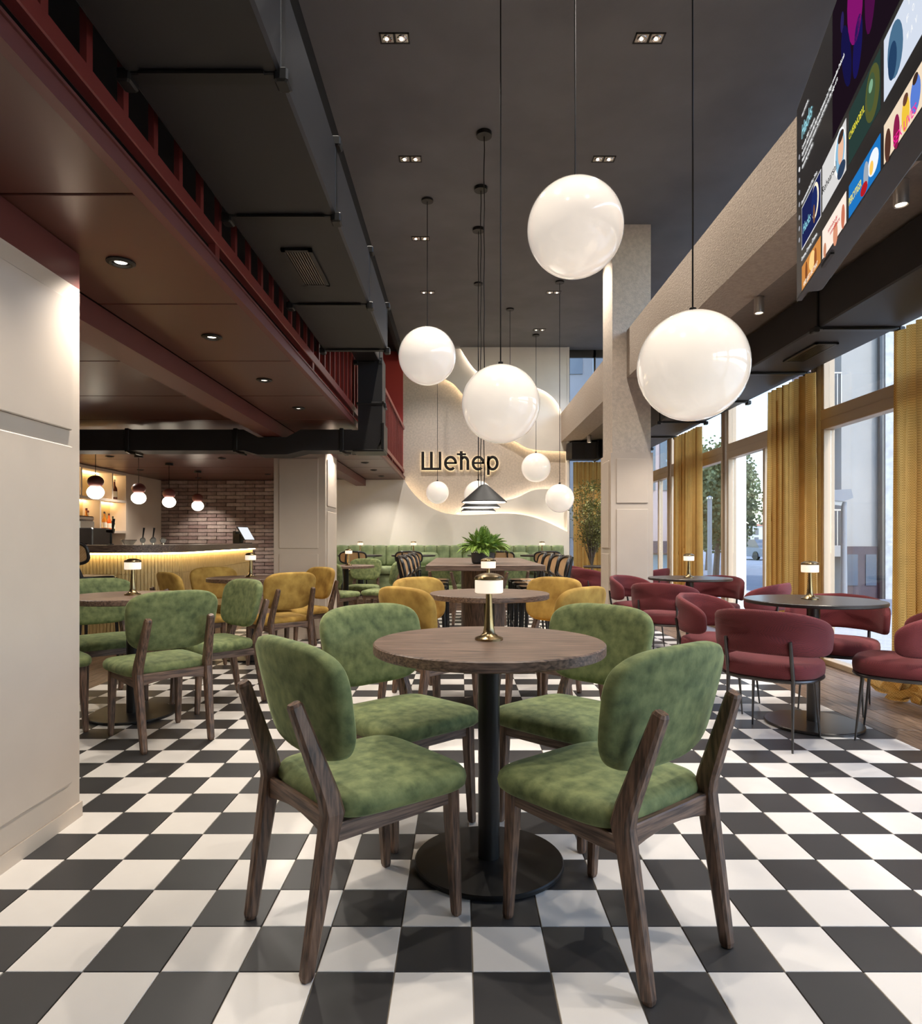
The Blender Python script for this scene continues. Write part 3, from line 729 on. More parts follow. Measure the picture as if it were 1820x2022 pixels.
p = pic(.83, 1.154, .010, .126, rgb(30, 110, 180)); blob(1.09, .07, .05, .04, rgb(226, 232, 240), p, .0026); blob(1.02, .065, .025, .045, rgb(150, 160, 172), p, .003); blob(1.0, .03, .035, .02, rgb(170, 28, 34), p, .0033); blob(1.075, .06, .018, .022, rgb(240, 190, 90), p, .0034)
words('PERCYTIGER', .836, .052, .038, rgb(230, 220, 90), .14, p, .0034)
p = pic(1.186, 1.51, .010, .13, rgb(226, 206, 180)); blob(1.29, .05, .025, .05, rgb(130, 30, 70), p, .0026); blob(1.36, .06, .028, .05, rgb(226, 186, 60), p, .0026); blob(1.43, .07, .035, .05, rgb(86, 120, 200), p, .0026); blob(1.22, .05, .025, .05, rgb(80, 50, 40), p, .0026); blob(1.36, .1, .018, .016, rgb(96, 60, 46), p, .003); blob(1.43, .112, .018, .014, rgb(60, 40, 36), p, .003)
words('SEX LIVES', 1.27, .016, .040, rgb(232, 30, 140), .17, p, .0034)

# ================================================================ FURNITURE BUILDERS
def z_of(fz): return fz
def make_chair(name, label, velvet, group):
    t = thing(name, label, 'chair', (0, 0, 0), 0, group)
    # seat cushion
    O = superell(.222, .236, 5.2, 52)
    O = [(u, v*(1+.05*u/.22)) for u, v in O]
    MB().pillow(O, [(.016, .6, .384), (.012, 1, .384), (0, 1, .394), (-.004, 1, .412), (0, 1, .428), (.012, 1, .440), (.03, 1, .446), (.03, .75, .453), (.03, .4, .457)],
                lambda u, v, h: (u+.024, v, h)).build('seat', velvet, t, smooth=True, angle=180)
    # back cushion: curved shell
    B = superell(.240, .163, 3.9, 56, taper=.075)
    def bm(u, v, h):
        th = radians(13); x = -.235-h*1.0+u*u*.55; zz = v
        return (x-zz*sin(th)+.02, u, .672+zz*cos(th)+.006*(1-(u/.24)**2)*(1 if v > 0 else 0))
    MB().pillow(B, [(.03, .5, .030), (.03, .85, .028), (.016, 1, .026), (.003, 1, .017), (0, 1, .002), (0, 1, -.010), (.008, 1, -.020), (.022, 1, -.026), (.03, .8, -.028), (.03, .5, -.029)],
                bm).build('backrest', velvet, t, smooth=True, angle=180)
    for s_ in (-1, 1):
        MB().bar([(.208, s_*.19, 0), (.206, s_*.189, .012), (.19, s_*.186, .30), (.188, s_*.185, .388)], [(.022, .022), (.028, .028), (.040, .040), (.040, .042)], ch=.35).build('front_leg', M_WOODV, t)
        MB().bar([(-.272, s_*.178, 0), (-.27, s_*.1785, .012), (-.212, s_*.185, .36), (-.202, s_*.186, .405), (-.212, s_*.184, .45), (-.296, s_*.166, .690), (-.299, s_*.1655, .698)],
                 [(.024, .026), (.032, .034), (.042, .052), (.044, .060), (.042, .054), (.036, .036), (.028, .028)], ch=.4).build('rear_leg', M_WOODV, t)
        MB().bar([(-.19, s_*.186, .355), (.18, s_*.186, .362)], [(.024, .048), (.024, .048)], ch=.2).build('side_rail', M_WOOD, t)
    MB().bar([(.188, -.172, .362), (.188, .172, .362)], [(.024, .046), (.024, .046)], lat=(1, 0, 0), ch=.2).build('front_rail', M_WOODY, t)
    P = [(-.205, y, .372-.020*(abs(y)/.17)**2*0+.010*(1-(y/.17)**2)) for y in (-.17, -.11, -.05, 0, .05, .11, .17)]
    MB().bar(P, [(.026, .062), (.026, .050), (.026, .042), (.026, .040), (.026, .042), (.026, .050), (.026, .062)], lat=(1, 0, 0), ch=.25).build('rear_rail', M_WOODY, t)
    return t

def make_tub(name, label, group):
    t = thing(name, label, 'chair', (0, 0, 0), 0, group)
    O = superell(.235, .250, 2.7, 44)
    MB().pillow(O, [(.02, .6, .372), (.012, 1, .372), (0, 1, .384), (-.003, 1, .41), (0, 1, .436), (.010, 1, .450), (.03, 1, .458), (.03, .75, .464), (.03, .4, .467)],
                lambda u, v, h: (u, v, h)).build('seat', M_BURG, t, smooth=True, angle=180)
    MB().tube([(u*.97, v*.97, .365) for u, v in superell(.235, .250, 2.7, 40)], .010, 8, closed=True).build('seat_ring', M_STEEL, t, smooth=True)
    B = superell(.425, .118, 4.0, 56)
    def bm(u, v, h):
        a = u/.28; R = .285+h+.06*v; drop = -.05*(abs(u)/.425)**2
        return (.03-R*cos(a)*1.0, R*sin(a)*1.02, .622+v*(1-.12*(abs(u)/.425)**2)+drop)
    MB().pillow(B, [(.02, .5, -.022), (.02, .85, -.021), (.012, 1, -.019), (.002, 1, -.012), (0, 1, 0), (.002, 1, .012), (.012, 1, .019), (.02, .85, .021), (.02, .5, .022)], bm).build('backrest', M_BURG, t, smooth=True, angle=180)
    for s_ in (-1, 1):
        MB().tube([(.205, s_*.185, 0), (.17, s_*.165, .365)], [.005, .0105], 10).build('front_leg', M_STEEL, t, smooth=True)
        MB().tube([(-.215, s_*.172, 0), (-.205, s_*.17, .2), (-.195, s_*.168, .37), (-.222, s_*.168, .5), (-.236, s_*.168, .58)], [.005, .008, .011, .010, .008], 10).build('rear_leg', M_STEEL, t, smooth=True)
    return t

def make_cane(name, label, group, hs=.46, cat='chair', hb=None):
    t = thing(name, label, cat, (0, 0, 0), 0, group)
    O = superell(.19, .20, 4, 32)
    MB().pillow(O, [(.01, .6, hs-.024), (.006, 1, hs-.024), (0, 1, hs-.014), (0, 1, hs-.006), (.006, 1, hs-.001), (.02, .7, hs-.003)], lambda u, v, h: (u, v, h)).build('seat', M_BLKWOOD, t, smooth=True, angle=50)
    MB().pillow(superell(.165, .175, 4, 28), [(.0, .6, hs-.004), (0, 1, hs-.004), (0, 1, hs+.001), (0, .6, hs-.001)], lambda u, v, h: (u, v, h)).build('seat_webbing', M_CANE, t)
    zc = hs+.20; bh, bw = .095, .215
    def bp(u, v, h): return (-.205-v*.22-h+u*u*.9, u, zc+v)
    loop = [bp(u, v, 0) for u, v in superell(bw, bh, 3.4, 40)]
    MB().tube(loop, .014, 10, closed=True).build('back_frame', M_BLKWOOD, t, smooth=True, angle=180)
    MB().pillow(superell(bw-.008, bh-.008, 3.4, 40), [(.0, .5, .004), (0, 1, .004), (0, 1, -.004), (0, .5, -.004)], bp).build('back_webbing', M_CANE, t, smooth=True)
    for s_ in (-1, 1):
        MB().bar([(.185, s_*.185, 0), (.165, s_*.165, hs-.02)], [(.018, .018), (.032, .034)], ch=.4).build('front_leg', M_BLKWOOD, t)
        MB().bar([(-.23, s_*.175, 0), (-.175, s_*.16, hs-.02), (-.19, s_*.115, hs+.10), (bp(0, bh, 0)[0]-.01, s_*.10, zc+bh)], [(.018, .018), (.032, .04), (.026, .03), (.018, .02)], ch=.4).build('rear_leg', M_BLKWOOD, t)
        MB().bar([(-.17, s_*.162, hs-.045), (.16, s_*.165, hs-.045)], [(.018, .036)]*2, ch=.3).build('side_rail', M_BLKWOOD, t)
    if hs > .55: MB().bar([(.178, -.175, .24), (.178, .175, .24)], [(.02, .03)]*2, lat=(1, 0, 0), ch=.3).build('footrest', M_BLKWOOD, t)
    return t

def make_table(name, label, group, top, ztop, D, base_d, legm, tt=.035, h0=0.0):
    t = thing(name, label, 'table', (0, 0, 0), 0, group)
    r = D/2
    MB().lathe([(r-.004, ztop-tt), (r, ztop-tt+.004), (r, ztop-.004), (r-.004, ztop)], 64).build('table_top', top, t, smooth=True, angle=30)
    MB().lathe([(.13, ztop-tt-.008), (.13, ztop-tt)], 24).build('mount_plate', legm, t)
    MB().lathe([(.037, .016), (.037, ztop-tt-.006)], 28).build('pedestal', legm, t, smooth=True, angle=30)
    b = base_d/2
    MB().lathe([(b-.01, 0), (b, .003), (b, .013), (b-.004, .017), (.05, .021), (.05, .021)], 56).build('base_disc', legm, t, smooth=True, angle=30)
    return t

def make_lamp(label):
    t = thing('table_lamp', label, 'table lamp', (0, 0, 0), 0, 'brass table lamps with white drum shades')
    MB().lathe([(.049, 0), (.049, .007), (.044, .010), (.032, .014), (.022, .024), (.0175, .042), (.0145, .08), (.0115, .13), (.0105, .165)], 36).build('base', M_GOLD, t, smooth=True, angle=35)
    MB().lathe([(.046, .163), (.049, .166), (.049, .206), (.046, .209), (.001, .210)], 40).build('shade', M_SHADE, t, smooth=True, angle=30)
    MB().lathe([(.050, .209), (.051, .215), (.048, .221), (.030, .229), (.012, .232), (.001, .232)], 40).build('cap', M_GOLD, t, smooth=True, angle=35)
    return t

# ---------------------------------------------------------------- tables
ZT = .76
tb = make_table('round_table', 'round walnut table in the foreground with four green chairs', 'round walnut pedestal tables', M_WOOD, ZT, .79, .51, M_BLACK)
T1 = (.0994, 2.28); tb.location = (*T1, 0)
WT = {'front': T1, 'mid': (.195, 4.40), 'left': (-2.076, 4.21), 'bar': (-1.975, 6.26), 'fleft': (-1.60, 9.32), 'fmid': (.25, 9.38)}
dup(tb, (*WT['mid'], 0), .4, 'round walnut table ringed by mustard chairs in the middle aisle')
dup(tb, (*WT['left'], 0), .9, 'round walnut table beside the cream pillar with green chairs')
dup(tb, (*WT['bar'], 0), 1.3, 'round walnut table with mustard chairs beside the bar')
dup(tb, (*WT['fleft'], 0), 0, 'round walnut table with green chairs beyond the second pillar')
dup(tb, (*WT['fmid'], 0), 0, 'round walnut table behind the high table')
rt = make_table('round_table', 'round dark steel table nearest the windows with burgundy chairs', 'round dark steel tables by the windows', M_DTOP, .75, .775, .545, M_STEEL, tt=.022)
R1 = (2.13, 4.0); R2 = (2.215, 6.4); R3 = (2.13, 9.35)
rt.location = (*R1, 0)
dup(rt, (*R2, 0), 0, 'round dark steel table in front of the street window')
dup(rt, (*R3, 0), 0, 'round dark steel table behind the column')
ZPF = .175
ft = make_table('round_table', 'dark cafe table at the bench end near the pillar', 'dark cafe tables along the bench', M_DTOP, .69, .76, .42, M_BLACK, tt=.03)
FT = [(-1.72, 11.42), (-.80, 11.42), (.507, 11.42), (1.416, 11.42)]
ft.location = (*FT[0], ZPF)
for p_, s_ in zip(FT[1:], ('second along the bench', 'behind the fern', 'at the bench end near the olive tree')):
    dup(ft, (*p_, ZPF), 0, 'dark cafe table %s' % s_)

# ---------------------------------------------------------------- lamps
lp = make_lamp('brass table lamp with white drum shade on the foreground table'); lp.location = (.101, 2.31, ZT)
for (x, y, z), s_ in (((.188, 4.40, ZT), 'on the middle aisle table'), ((-2.076, 4.21, ZT), 'on the table beside the cream pillar'), ((-1.975, 6.26, ZT), 'on the table beside the bar'),
                      ((-1.56, 9.30, ZT), 'on the table beyond the second pillar'), ((.25, 9.38, ZT), 'on the table behind the high table'), ((2.125, 4.03, .75), 'on the dark table nearest the windows'), ((2.20, 6.38, .75), 'on the dark table before the street window'), ((2.13, 9.35, .75), 'on the dark table behind the column'),
                      ((-1.72, 11.45, ZPF+.69), 'on the cafe table near the pillar end'), ((-.80, 11.45, ZPF+.69), 'on the second cafe table'), ((1.416, 11.45, ZPF+.69), 'on the cafe table near the olive tree')):
    dup(lp, (x, y, z), random.random(), 'brass table lamp with white drum shade %s' % s_)

# ---------------------------------------------------------------- chairs
gc = make_chair('dining_chair', 'green velvet chair, front left of the foreground table', M_GREEN, 'green velvet dining chairs')
gc.location = (-.29, 1.975, 0); gc.rotation_euler = (0, 0, radians(39.5))
def at(tbl, ang, dist): return (tbl[0]-dist*cos(radians(ang)), tbl[1]-dist*sin(radians(ang)), 0)
# ang = the way the chair faces
dup(gc, (.418, 1.905, 0), radians(129), 'green velvet chair, front right of the foreground table')
dup(gc, (-.232, 2.632, 0), radians(-47.5), 'green velvet chair, far left of the foreground table, facing the viewer')
dup(gc, (.44, 2.63, 0), radians(-134.5), 'green velvet chair, far right of the foreground table, facing the viewer')
L_ = WT['left']
def around(proto, tbl, specs, z=0.0):
    for ang, dist, lab in specs:
        p_ = at(tbl, ang, dist); dup(proto, (p_[0], p_[1], z), radians(ang), lab)
def put(proto, x, y, a, lab): return dup(proto, (x, y, 0), radians(a), lab)
put(gc, -1.70, 3.75, 135, 'green velvet chair with its back to us beside the cream pillar table')
put(gc, -1.665, 4.50, 226, 'green velvet chair side on between the pillar table and the mustard chairs')
put(gc, -2.45, 4.60, -45, 'green velvet chair across the pillar table, facing us')
put(gc, -2.44, 3.82, 45, 'green velvet chair almost hidden by the cream pillar')
put(gc, -1.60, 8.58, 62, 'green velvet chair at the second pillar table, back turned')
put(gc, -1.45, 9.90, -95, 'green velvet chair at the second pillar table, facing us')
put(gc, -1.05, 8.95, 172, 'green velvet chair seen in profile beside the cane stools')
put(gc, -.11, 8.96, 60, 'green velvet chair behind the high table, on its left')
put(gc, .61, 8.96, 120, 'green velvet chair behind the high table, on its right')
put(gc, -.10, 9.80, -48, 'green velvet chair facing us far behind the high table, left')
put(gc, .62, 9.80, -132, 'green velvet chair facing us far behind the high table, right')
yc = make_chair('dining_chair', 'mustard velvet chair, back turned, front left of the middle table', M_YEL, 'mustard velvet dining chairs')
p_ = at(WT['mid'], 44, .51); yc.location = p_; yc.rotation_euler = (0, 0, radians(44))
around(yc, WT['mid'], [(-45, .50, 'mustard velvet chair, far left of the middle table'), (137, .51, 'mustard velvet chair, back turned, front right of the middle table'), (-135, .50, 'mustard velvet chair, far right of the middle table')])
put(yc, -1.60, 5.86, 134, 'mustard velvet chair, back turned, beside the bar table')
put(yc, -1.58, 6.66, 226, 'mustard velvet chair closest to the second pillar')
put(yc, -2.38, 6.65, -46, 'mustard velvet chair facing us in front of the bar')
put(yc, -2.37, 5.90, 44, 'mustard velvet chair in profile in front of the bar')

bc = make_tub('tub_chair', 'burgundy barrel chair, back turned, at the nearest window table', 'burgundy barrel chairs')
bc.location = (1.75, 3.715, 0); bc.rotation_euler = (0, 0, radians(46))
for (x, y), a, s_ in (((2.46, 3.69), 142, 'cut by the picture edge, beside the curtain'), ((2.50, 4.42), -128, 'behind the nearest window table, facing us'), ((1.76, 4.50), -40, 'at the nearest window table, open side towards us'),
                      ((1.86, 6.00), 55, 'back turned, at the street window table'), ((1.86, 6.95), -45, 'beside the column, facing the street window table'), ((2.62, 6.88), -132, 'between street window and its table'), ((2.66, 5.95), 138, 'in front of the middle curtain'),
                      ((1.78, 9.0), 35, 'behind the cane stools near the olive tree'), ((1.75, 9.75), -40, 'furthest away beside the olive tree'), ((2.55, 9.0), 140, 'behind the column by the far curtain')):
    dup(bc, (x, y, 0), radians(a), 'burgundy barrel chair %s' % s_)

cs = make_cane('bar_stool', 'black cane stool nearest us on the left of the high table', 'cane counter stools at the high table', .67, 'stool')
SY = [5.85, 6.40, 6.95, 7.50]
cs.location = (-.312, SY[0], 0)
ordn = ['nearest us', 'second', 'third', 'furthest']
for i in range(1, 4): dup(cs, (-.312, SY[i], 0), 0, 'black cane stool on the left of the high table, %s' % ordn[i])
for i in range(4): dup(cs, (.74, SY[i], 0), pi, 'black cane stool on the right of the high table, %s' % ordn[i])
bs = make_cane('bar_stool', 'black cane bar stool standing at the bar beside the pillar', 'cane bar stools at the bar', .80, 'stool')
bs.location = (-3.28, 5.80, 0); bs.rotation_euler = (0, 0, radians(72))
cc = make_cane('cane_chair', 'black cane chair at the cafe table near the pillar', 'cane chairs along the bench', .46)
cc.location = (-1.735, 10.92, ZPF); cc.rotation_euler = (0, 0, pi/2)
for x, s_ in ((-.83, 'second cafe table'), (.66, 'cafe table behind the fern'), (1.42, 'cafe table near the olive tree')):
    dup(cc, (x, 10.92, ZPF), pi/2, 'black cane chair at the %s' % s_)

# ---------------------------------------------------------------- high table with fern
ht = thing('high_table', 'long high walnut table with drum pedestals under the cone lamps', 'table', (.214, 6.78, 0))
MB().box(-.502, .502, -1.23, 1.23, .852, .90, bev=.004).build('table_top', M_WOOD, ht)
for i in range(1, 4): MB().box(-.498, .498, -1.23+i*.615-.0012, -1.23+i*.615+.0012, .8995, .9006).build('joint_line', M_BLKWOOD, ht)
for yy in (-.62, .62):
    MB().lathe([(.20, 0), (.20, .852)], 40, (0, yy, 0)).build('drum_pedestal', M_WOODV, ht, smooth=True, angle=30)
fp = thing('potted_fern', 'lush green fern in a charcoal bowl on the high table', 'plant', (.206, 5.96, .9008))
MB().lathe([(.085, 0), (.098, .008), (.104, .05), (.106, .098), (.098, .098), (.094, .08), (.001, .08)], 36).build('bowl', M_POT, fp, smooth=True, angle=35)
def frond(L_, droop, w):
    m = MB(); n = 15; pts = []
    for i in range(n+1):
        s_ = i/n; pts.append(Vector((L_*s_*(1-.12*droop*s_), 0, L_*(1.05*s_-droop*s_*s_))))
    m.tube(pts, [.0022*(1-.8*i/n) for i in range(n+1)], 4)
    for i in range(2, n+1):
        s_ = i/n; q = w*sin(pi*min(1, .12+.88*s_))**.7*(1.05-.25*s_)+.006; d = (pts[i]-pts[i-1]).normalized()
        for sg_ in (-1, 1):
            a = pts[i]; side = Vector((0, sg_, 0)); tip = a+side*q+d*q*.55-Vector((0, 0, q*.25)); mid = a+side*q*.5+d*q*.15+Vector((0, 0, .003))
            m.add([a, mid+d*.0075, tip, mid-d*.0075], [(0, 1, 2, 3)])
    return m.mesh('frond', M_LEAF)
FM = [frond(.17, .45, .034), frond(.20, .75, .036), frond(.15, .15, .03), frond(.21, 1.0, .036)]
for i in range(120):
    a = i*2.39996; k = i/120
    me = FM[2] if k < .35 else (FM[0] if k < .65 else (FM[1] if k < .85 else FM[3]))
    o = place('frond', me, fp, (.055*k*cos(a), .055*k*sin(a), .085+.03*(1-k))); el = radians(-62+66*k+random.uniform(-12, 12))
    o.rotation_euler = (random.uniform(-.4, .4), el*.8, a); s_ = random.uniform(.8, 1.15); o.scale = (s_, s_, s_)

# ---------------------------------------------------------------- bench along the far wall
bn = thing('banquette', 'long sage green channel-tufted bench along the far wall', 'bench', (0, -.10, ZPF))
X0, X1 = -2.30, 1.92
MB().box(X0, X1, 11.86, 12.46, 0, .08).build('plinth', M_WOOD, bn)
MB().box(X0, X1, 11.80, 12.46, .08, .34, bev=.02).build('seat_base', M_BENCH, bn)
ns = 6
for i in range(ns):
    a = X0+(X1-X0)*i/ns; b = X0+(X1-X0)*(i+1)/ns
    O = superell((b-a)/2-.002, .27, 8, 40)
    MB().pillow(O, [(.02, .6, .34), (.012, 1, .34), (0, 1, .355), (0, 1, .44), (.012, 1, .462), (.04, 1, .472), (.04, .6, .476)], lambda u, v, h, c=(a+b)/2: (c+u, 12.03+v, h)).build('seat_cushion', M_BENCH, bn, smooth=True, angle=180)
nc = 18; cw = (X1-X0)/nc
chm = MB().pillow(superell(cw/2-.001, .19, 7, 36), [(.02, .6, .03), (.015, 1, .03), (.002, 1, .02), (0, 1, 0), (.006, 1, -.02), (.02, 1, -.038), (.035, 1, -.046), (.03, .6, -.05)], lambda u, v, h: (u, h, v)).mesh('back_channel', M_BENCH, True, 180)
for i in range(nc): place('back_channel', chm, bn, (X0+cw*(i+.5), 12.36, .66))
MB().box(X0, X1, 12.39, 12.46, .08, .84).build('back_board', M_BENCH, bn)
pm_ = MB().pillow(superell(.19, .125, 5, 40), [(.0, .3, .055), (.02, .7, .045), (.0, 1, .004), (0, 1, -.004), (.02, .7, -.045), (0, .3, -.055)], lambda u, v, h: (u, h, v)).mesh('cushion', M_BENCH, True, 180)
for x, y, rz, rx, s_ in ((-.58, 12.03, .1, -.25, 'beside the second cafe table'), (-.98, 12.07, -.1, -.2, 'tucked behind its neighbour'), (1.08, 12.03, .1, -.25, 'in front of the last cafe table'), (1.48, 12.04, -.1, -.22, 'leaning near the bench end')):
    o = place('cushion', pm_, None, (x, y, ZPF+.60)); o.rotation_euler = (rx, 0, rz); tag(o, 'sage green scatter cushion on the bench, %s' % s_, 'cushion', 'scatter cushions on the bench')

# ================================================================ BAR
bar = thing('bar_counter', 'curved bar with ribbed oak front, walnut top and glowing edge', 'bar')
def fillet_path(off):
    """front line of the bar: along X, rounded corner, then receding; off = outward offset"""
    A = Vector((XL+.02, 6.60)); C = Vector((-2.90, 6.60)); E = Vector((-3.42, 10.95)); r = .55
    d1_ = (A-C).normalized(); d2_ = (E-C).normalized(); half = d1_.angle(d2_)/2; k = r/math.tan(half)
    p1 = C+d1_*k; p2 = C+d2_*k; cen = C+(d1_+d2_).normalized()*(r/sin(half))
    a1 = atan2(*(p1-cen).yx); a2 = atan2(*(p2-cen).yx)
    if a2 < a1: a2 += 2*pi
    if a2-a1 > pi: a1 += 2*pi
    P = []
    def nrm(v): return Vector((v.y, -v.x))
    n1 = Vector((0, -1)); dd = (E-C).normalized(); n2 = Vector((dd.y, -dd.x))
    n = 40
    for i in range(n): q = A+(p1-A)*i/n; P.append(q+n1*off)
    for i in range(13):
        t = a1+(a2-a1)*i/12; v = Vector((cos(t), sin(t))); P.append(cen+v*(r+off))
    for i in range(1, n+1): q = p2+(E-p2)*i/n; P.append(q+n2*off)
    return P
def strip(o0, o1, z0, z1, name, m, ext=0.0, smooth=True):
    a = fillet_path(o0); b = fillet_path(o1); mb = MB(); n = len(a)
    if ext:
        for L__ in (a, b): L__.append(L__[-1]+(L__[-1]-L__[-2]).normalized()*ext)
        n += 1
    mb.rings([[(a[i].x, a[i].y, z0), (b[i].x, b[i].y, z0), (b[i].x, b[i].y, z1), (a[i].x, a[i].y, z1)] for i in range(n)])
    return mb.build(name, m, bar, smooth=smooth, angle=30)
strip(-.10, -.012, 0.0, .985, 'front_carcass', M_RIB)
strip(-.62, .07, .985, 1.06, 'counter_top', M_WOOD, .10)
strip(.030, .040, .968, .982, 'edge_light', M_LEDBAR)
strip(-.012, .004, .0, .09, 'kick_board', M_BLKWOOD)
fpth = fillet_path(0.0); rib = MB(); acc = 0.0; sp = .0345
for i in range(len(fpth)-1):
    a, b = fpth[i], fpth[i+1]; Ls = (b-a).length; t = (b-a)/Ls; nrm_ = Vector((t.y, -t.x)); s_ = sp-acc if acc else 0
    while s_ <= Ls:
        c = a+t*s_
        for z0, z1 in ((.09, .765), (.772, .96)):
            sec = [c-t*.0155-nrm_*.012, c-t*.0145-nrm_*.002, c-t*.006, c+t*.006, c+t*.0145-nrm_*.002, c+t*.0155-nrm_*.012]
            rib.rings([[(q.x, q.y, z) for q in sec] for z in (z0, z1)])
        s_ += sp
    acc = (Ls-(s_-sp)) % sp
tag(rib.build('ribbed_cladding', M_RIB, bar), kind='stuff')

# things on the bar
ps = thing('till_terminal', 'black till with tilted white touch screen on the bar end', 'till', (-3.52, 10.75, 1.06), radians(-20))
MB().box(-.10, .12, -.09, .09, 0, .014, bev=.004).build('base', M_BLACK, ps)
MB().box(-.11, -.02, -.05, .05, .014, .16, bev=.006).build('stand', M_BLACK, ps)
MB().box(-.16, -.10, -.05, .06, .0, .20, bev=.006).build('printer', M_BLACK, ps)
sc_ = MB().prism([(.005, .268), (.02, .275), (.165, .065), (.15, .056)], lambda u, v: (u-.03, -.13, v), lambda u, v: (u-.03, .13, v)).build('screen_case', M_BLACK, ps)
MB().prism([(.021, .262), (.0235, .2636), (.160, .0665), (.1575, .0649)], lambda u, v: (u-.020, -.118, v), lambda u, v: (u-.020, .118, v)).build('screen', emat('till_screen', rgb(236, 240, 246), .9), sc_)
bt = thing('beer_taps', 'chrome beer tap heads with black levers on the bar', 'beer tap', (-3.33, 7.20, 1.06), radians(25))
for i, x in enumerate((-.10, 0, .10)):
    MB().tube([(x, 0, 0), (x, 0, .04)], .012, 12).build('stem', M_CHROME, bt, smooth=True)
    q = MB().sphere((x, 0, .052), .034 if i else .03, 20, 12).tube([(x, 0, .05), (x, -.07, .045)], [.022, .026], 16).build('tap_head', M_SIL, bt, smooth=True, angle=50)
    if i < 2: MB().tube([(x, .0, .08), (x+.012, 0, .185)], [.006, .011], 10).build('lever', M_BLACK, q, smooth=True)
cb = thing('glass_bowl', 'shallow clear glass bowl on the bar', 'bowl', (-3.64, 7.30, 1.06))
MB().lathe([(.05, 0), (.052, .004), (.082, .05), (.085, .052), (.08, .05), (.05, .006), (.001, .005)], 32).build('bowl', M_CLEAR, cb, smooth=True)
MB().lathe([(.083, .050), (.087, .053), (.083, .056), (.080, .053)], 32).build('rim', M_CHROME, cb, smooth=True)
lv = thing('water_font', 'black lever tap font standing on the bar beside the coffee machine', 'tap', (-3.87, 7.36, 1.06))
MB().lathe([(.03, 0), (.03, .008), (.012, .012), (.011, .13)], 20).build('column', M_BLACK, lv, smooth=True, angle=35)
MB().tube([(-.045, 0, .155), (.03, 0, .150)], [.02, .022], 16).build('spout_body', M_BLACK, lv, smooth=True, angle=40)
MB().tube([(.02, 0, .165), (.022, 0, .21), (.03, 0, .29)], [.008, .014, .016], 12).build('lever', M_BLACK, lv, smooth=True)
bk = thing('back_counter', 'cream back bar cabinet holding the coffee machine', 'cabinet', (-5.0, 8.7, 0))
MB().box(-.85, .75, -.35, .55, 0, .93, bev=.004).build('carcass', M_CREAM, bk)
MB().box(-.87, .77, -.37, .57, .93, .97, bev=.004).build('worktop', M_WOOD, bk)
for i in range(3): 
    d = MB().box(-.83+i*.53, -.83+i*.53+.51, -.37, -.35, .03, .91, bev=.003).build('door', M_CREAM, bk); MB().box(-.83+i*.53+.24, -.83+i*.53+.27, -.385, -.37, .80, .84).build('handle', M_GOLD, d)
cm = thing('coffee_machine', 'steel coffee machine with pink and blue lit panel behind the bar', 'coffee machine', (-5.0, 8.62, .97))
MB().box(-.42, .30, -.22, .25, .02, .10, bev=.01).build('drip_base', M_CHROME, cm)
MB().box(-.42, .12, -.10, .25, .10, .40, bev=.012).build('body', M_SIL, cm)
MB().box(.12, .34, -.2, .25, .06, .30, bev=.012).build('grinder_box', M_STEEL, cm)
MB().box(-.40, .13, -.24, .22, .40, .46, bev=.012).build('cup_rail', M_CHROME, cm)
def glow_panel():
    m = bpy.data.materials.new('backlit_panel'); m.use_nodes = True; t = m.node_tree; t.nodes.clear()
    o = t.nodes.new('ShaderNodeOutputMaterial'); e = t.nodes.new('ShaderNodeEmission'); tc = t.nodes.new('ShaderNodeTexCoord'); sp_ = t.nodes.new('ShaderNodeSeparateXYZ'); r = t.nodes.new('ShaderNodeValToRGB')
    t.links.new(tc.outputs['Generated'], sp_.inputs[0]); t.links.new(sp_.outputs[2], r.inputs[0]); t.links.new(r.outputs[0], e.inputs[0]); t.links.new(e.outputs[0], o.inputs[0]); e.inputs[1].default_value = 1.2
    cr = r.color_ramp; cr.elements[0].color = (.10, .16, .45, 1); cr.elements[1].color = (.85, .18, .80, 1)
    for p_, c in ((.45, (.75, .78, .95, 1)), (.75, (.9, .82, .98, 1))): q = cr.elements.new(p_); q.color = c
    return m
MB().box(-.41, .11, -.112, -.10, .10, .40).build('lit_panel', glow_panel(), cm)
for x in (-.30, -.05): MB().tube([(x, -.11, .14), (x, -.24, .14)], [.012, .02], 12).build('portafilter', M_BLACK, cm, smooth=True)

# shelf unit on the left wall
su = thing('wall_shelf', 'cream open shelving with lit niches on the wall behind the bar', 'shelf', (XL, 0, 0))
SD = .28
for z0, z1 in ((1.23, 1.27), (1.74, 1.78), (2.20, 2.245)): MB().box(.0, SD, 8.2, 11.20, z0, z1).build('shelf_board', M_CREAM, su)
for yy in (8.2, 9.0, 9.84, 10.72, 11.165): MB().box(.0, SD, yy, yy+.035, 1.78, 2.20).build('divider', M_CREAM, su)
for yy in (8.2, 9.3, 10.36, 11.165): MB().box(.0, SD, yy, yy+.035, 1.27, 1.74).build('divider', M_CREAM, su)
MB().box(.0, .01, 8.2, 11.2, 1.23, 2.24).build('back_panel', mat('niche_back', rgb(214, 186, 130), .6), su)
for z in (1.732, 2.192): MB().box(.03, .05, 8.25, 11.16, z-.008, z+.006).build('niche_light', M_LEDBAR, su)
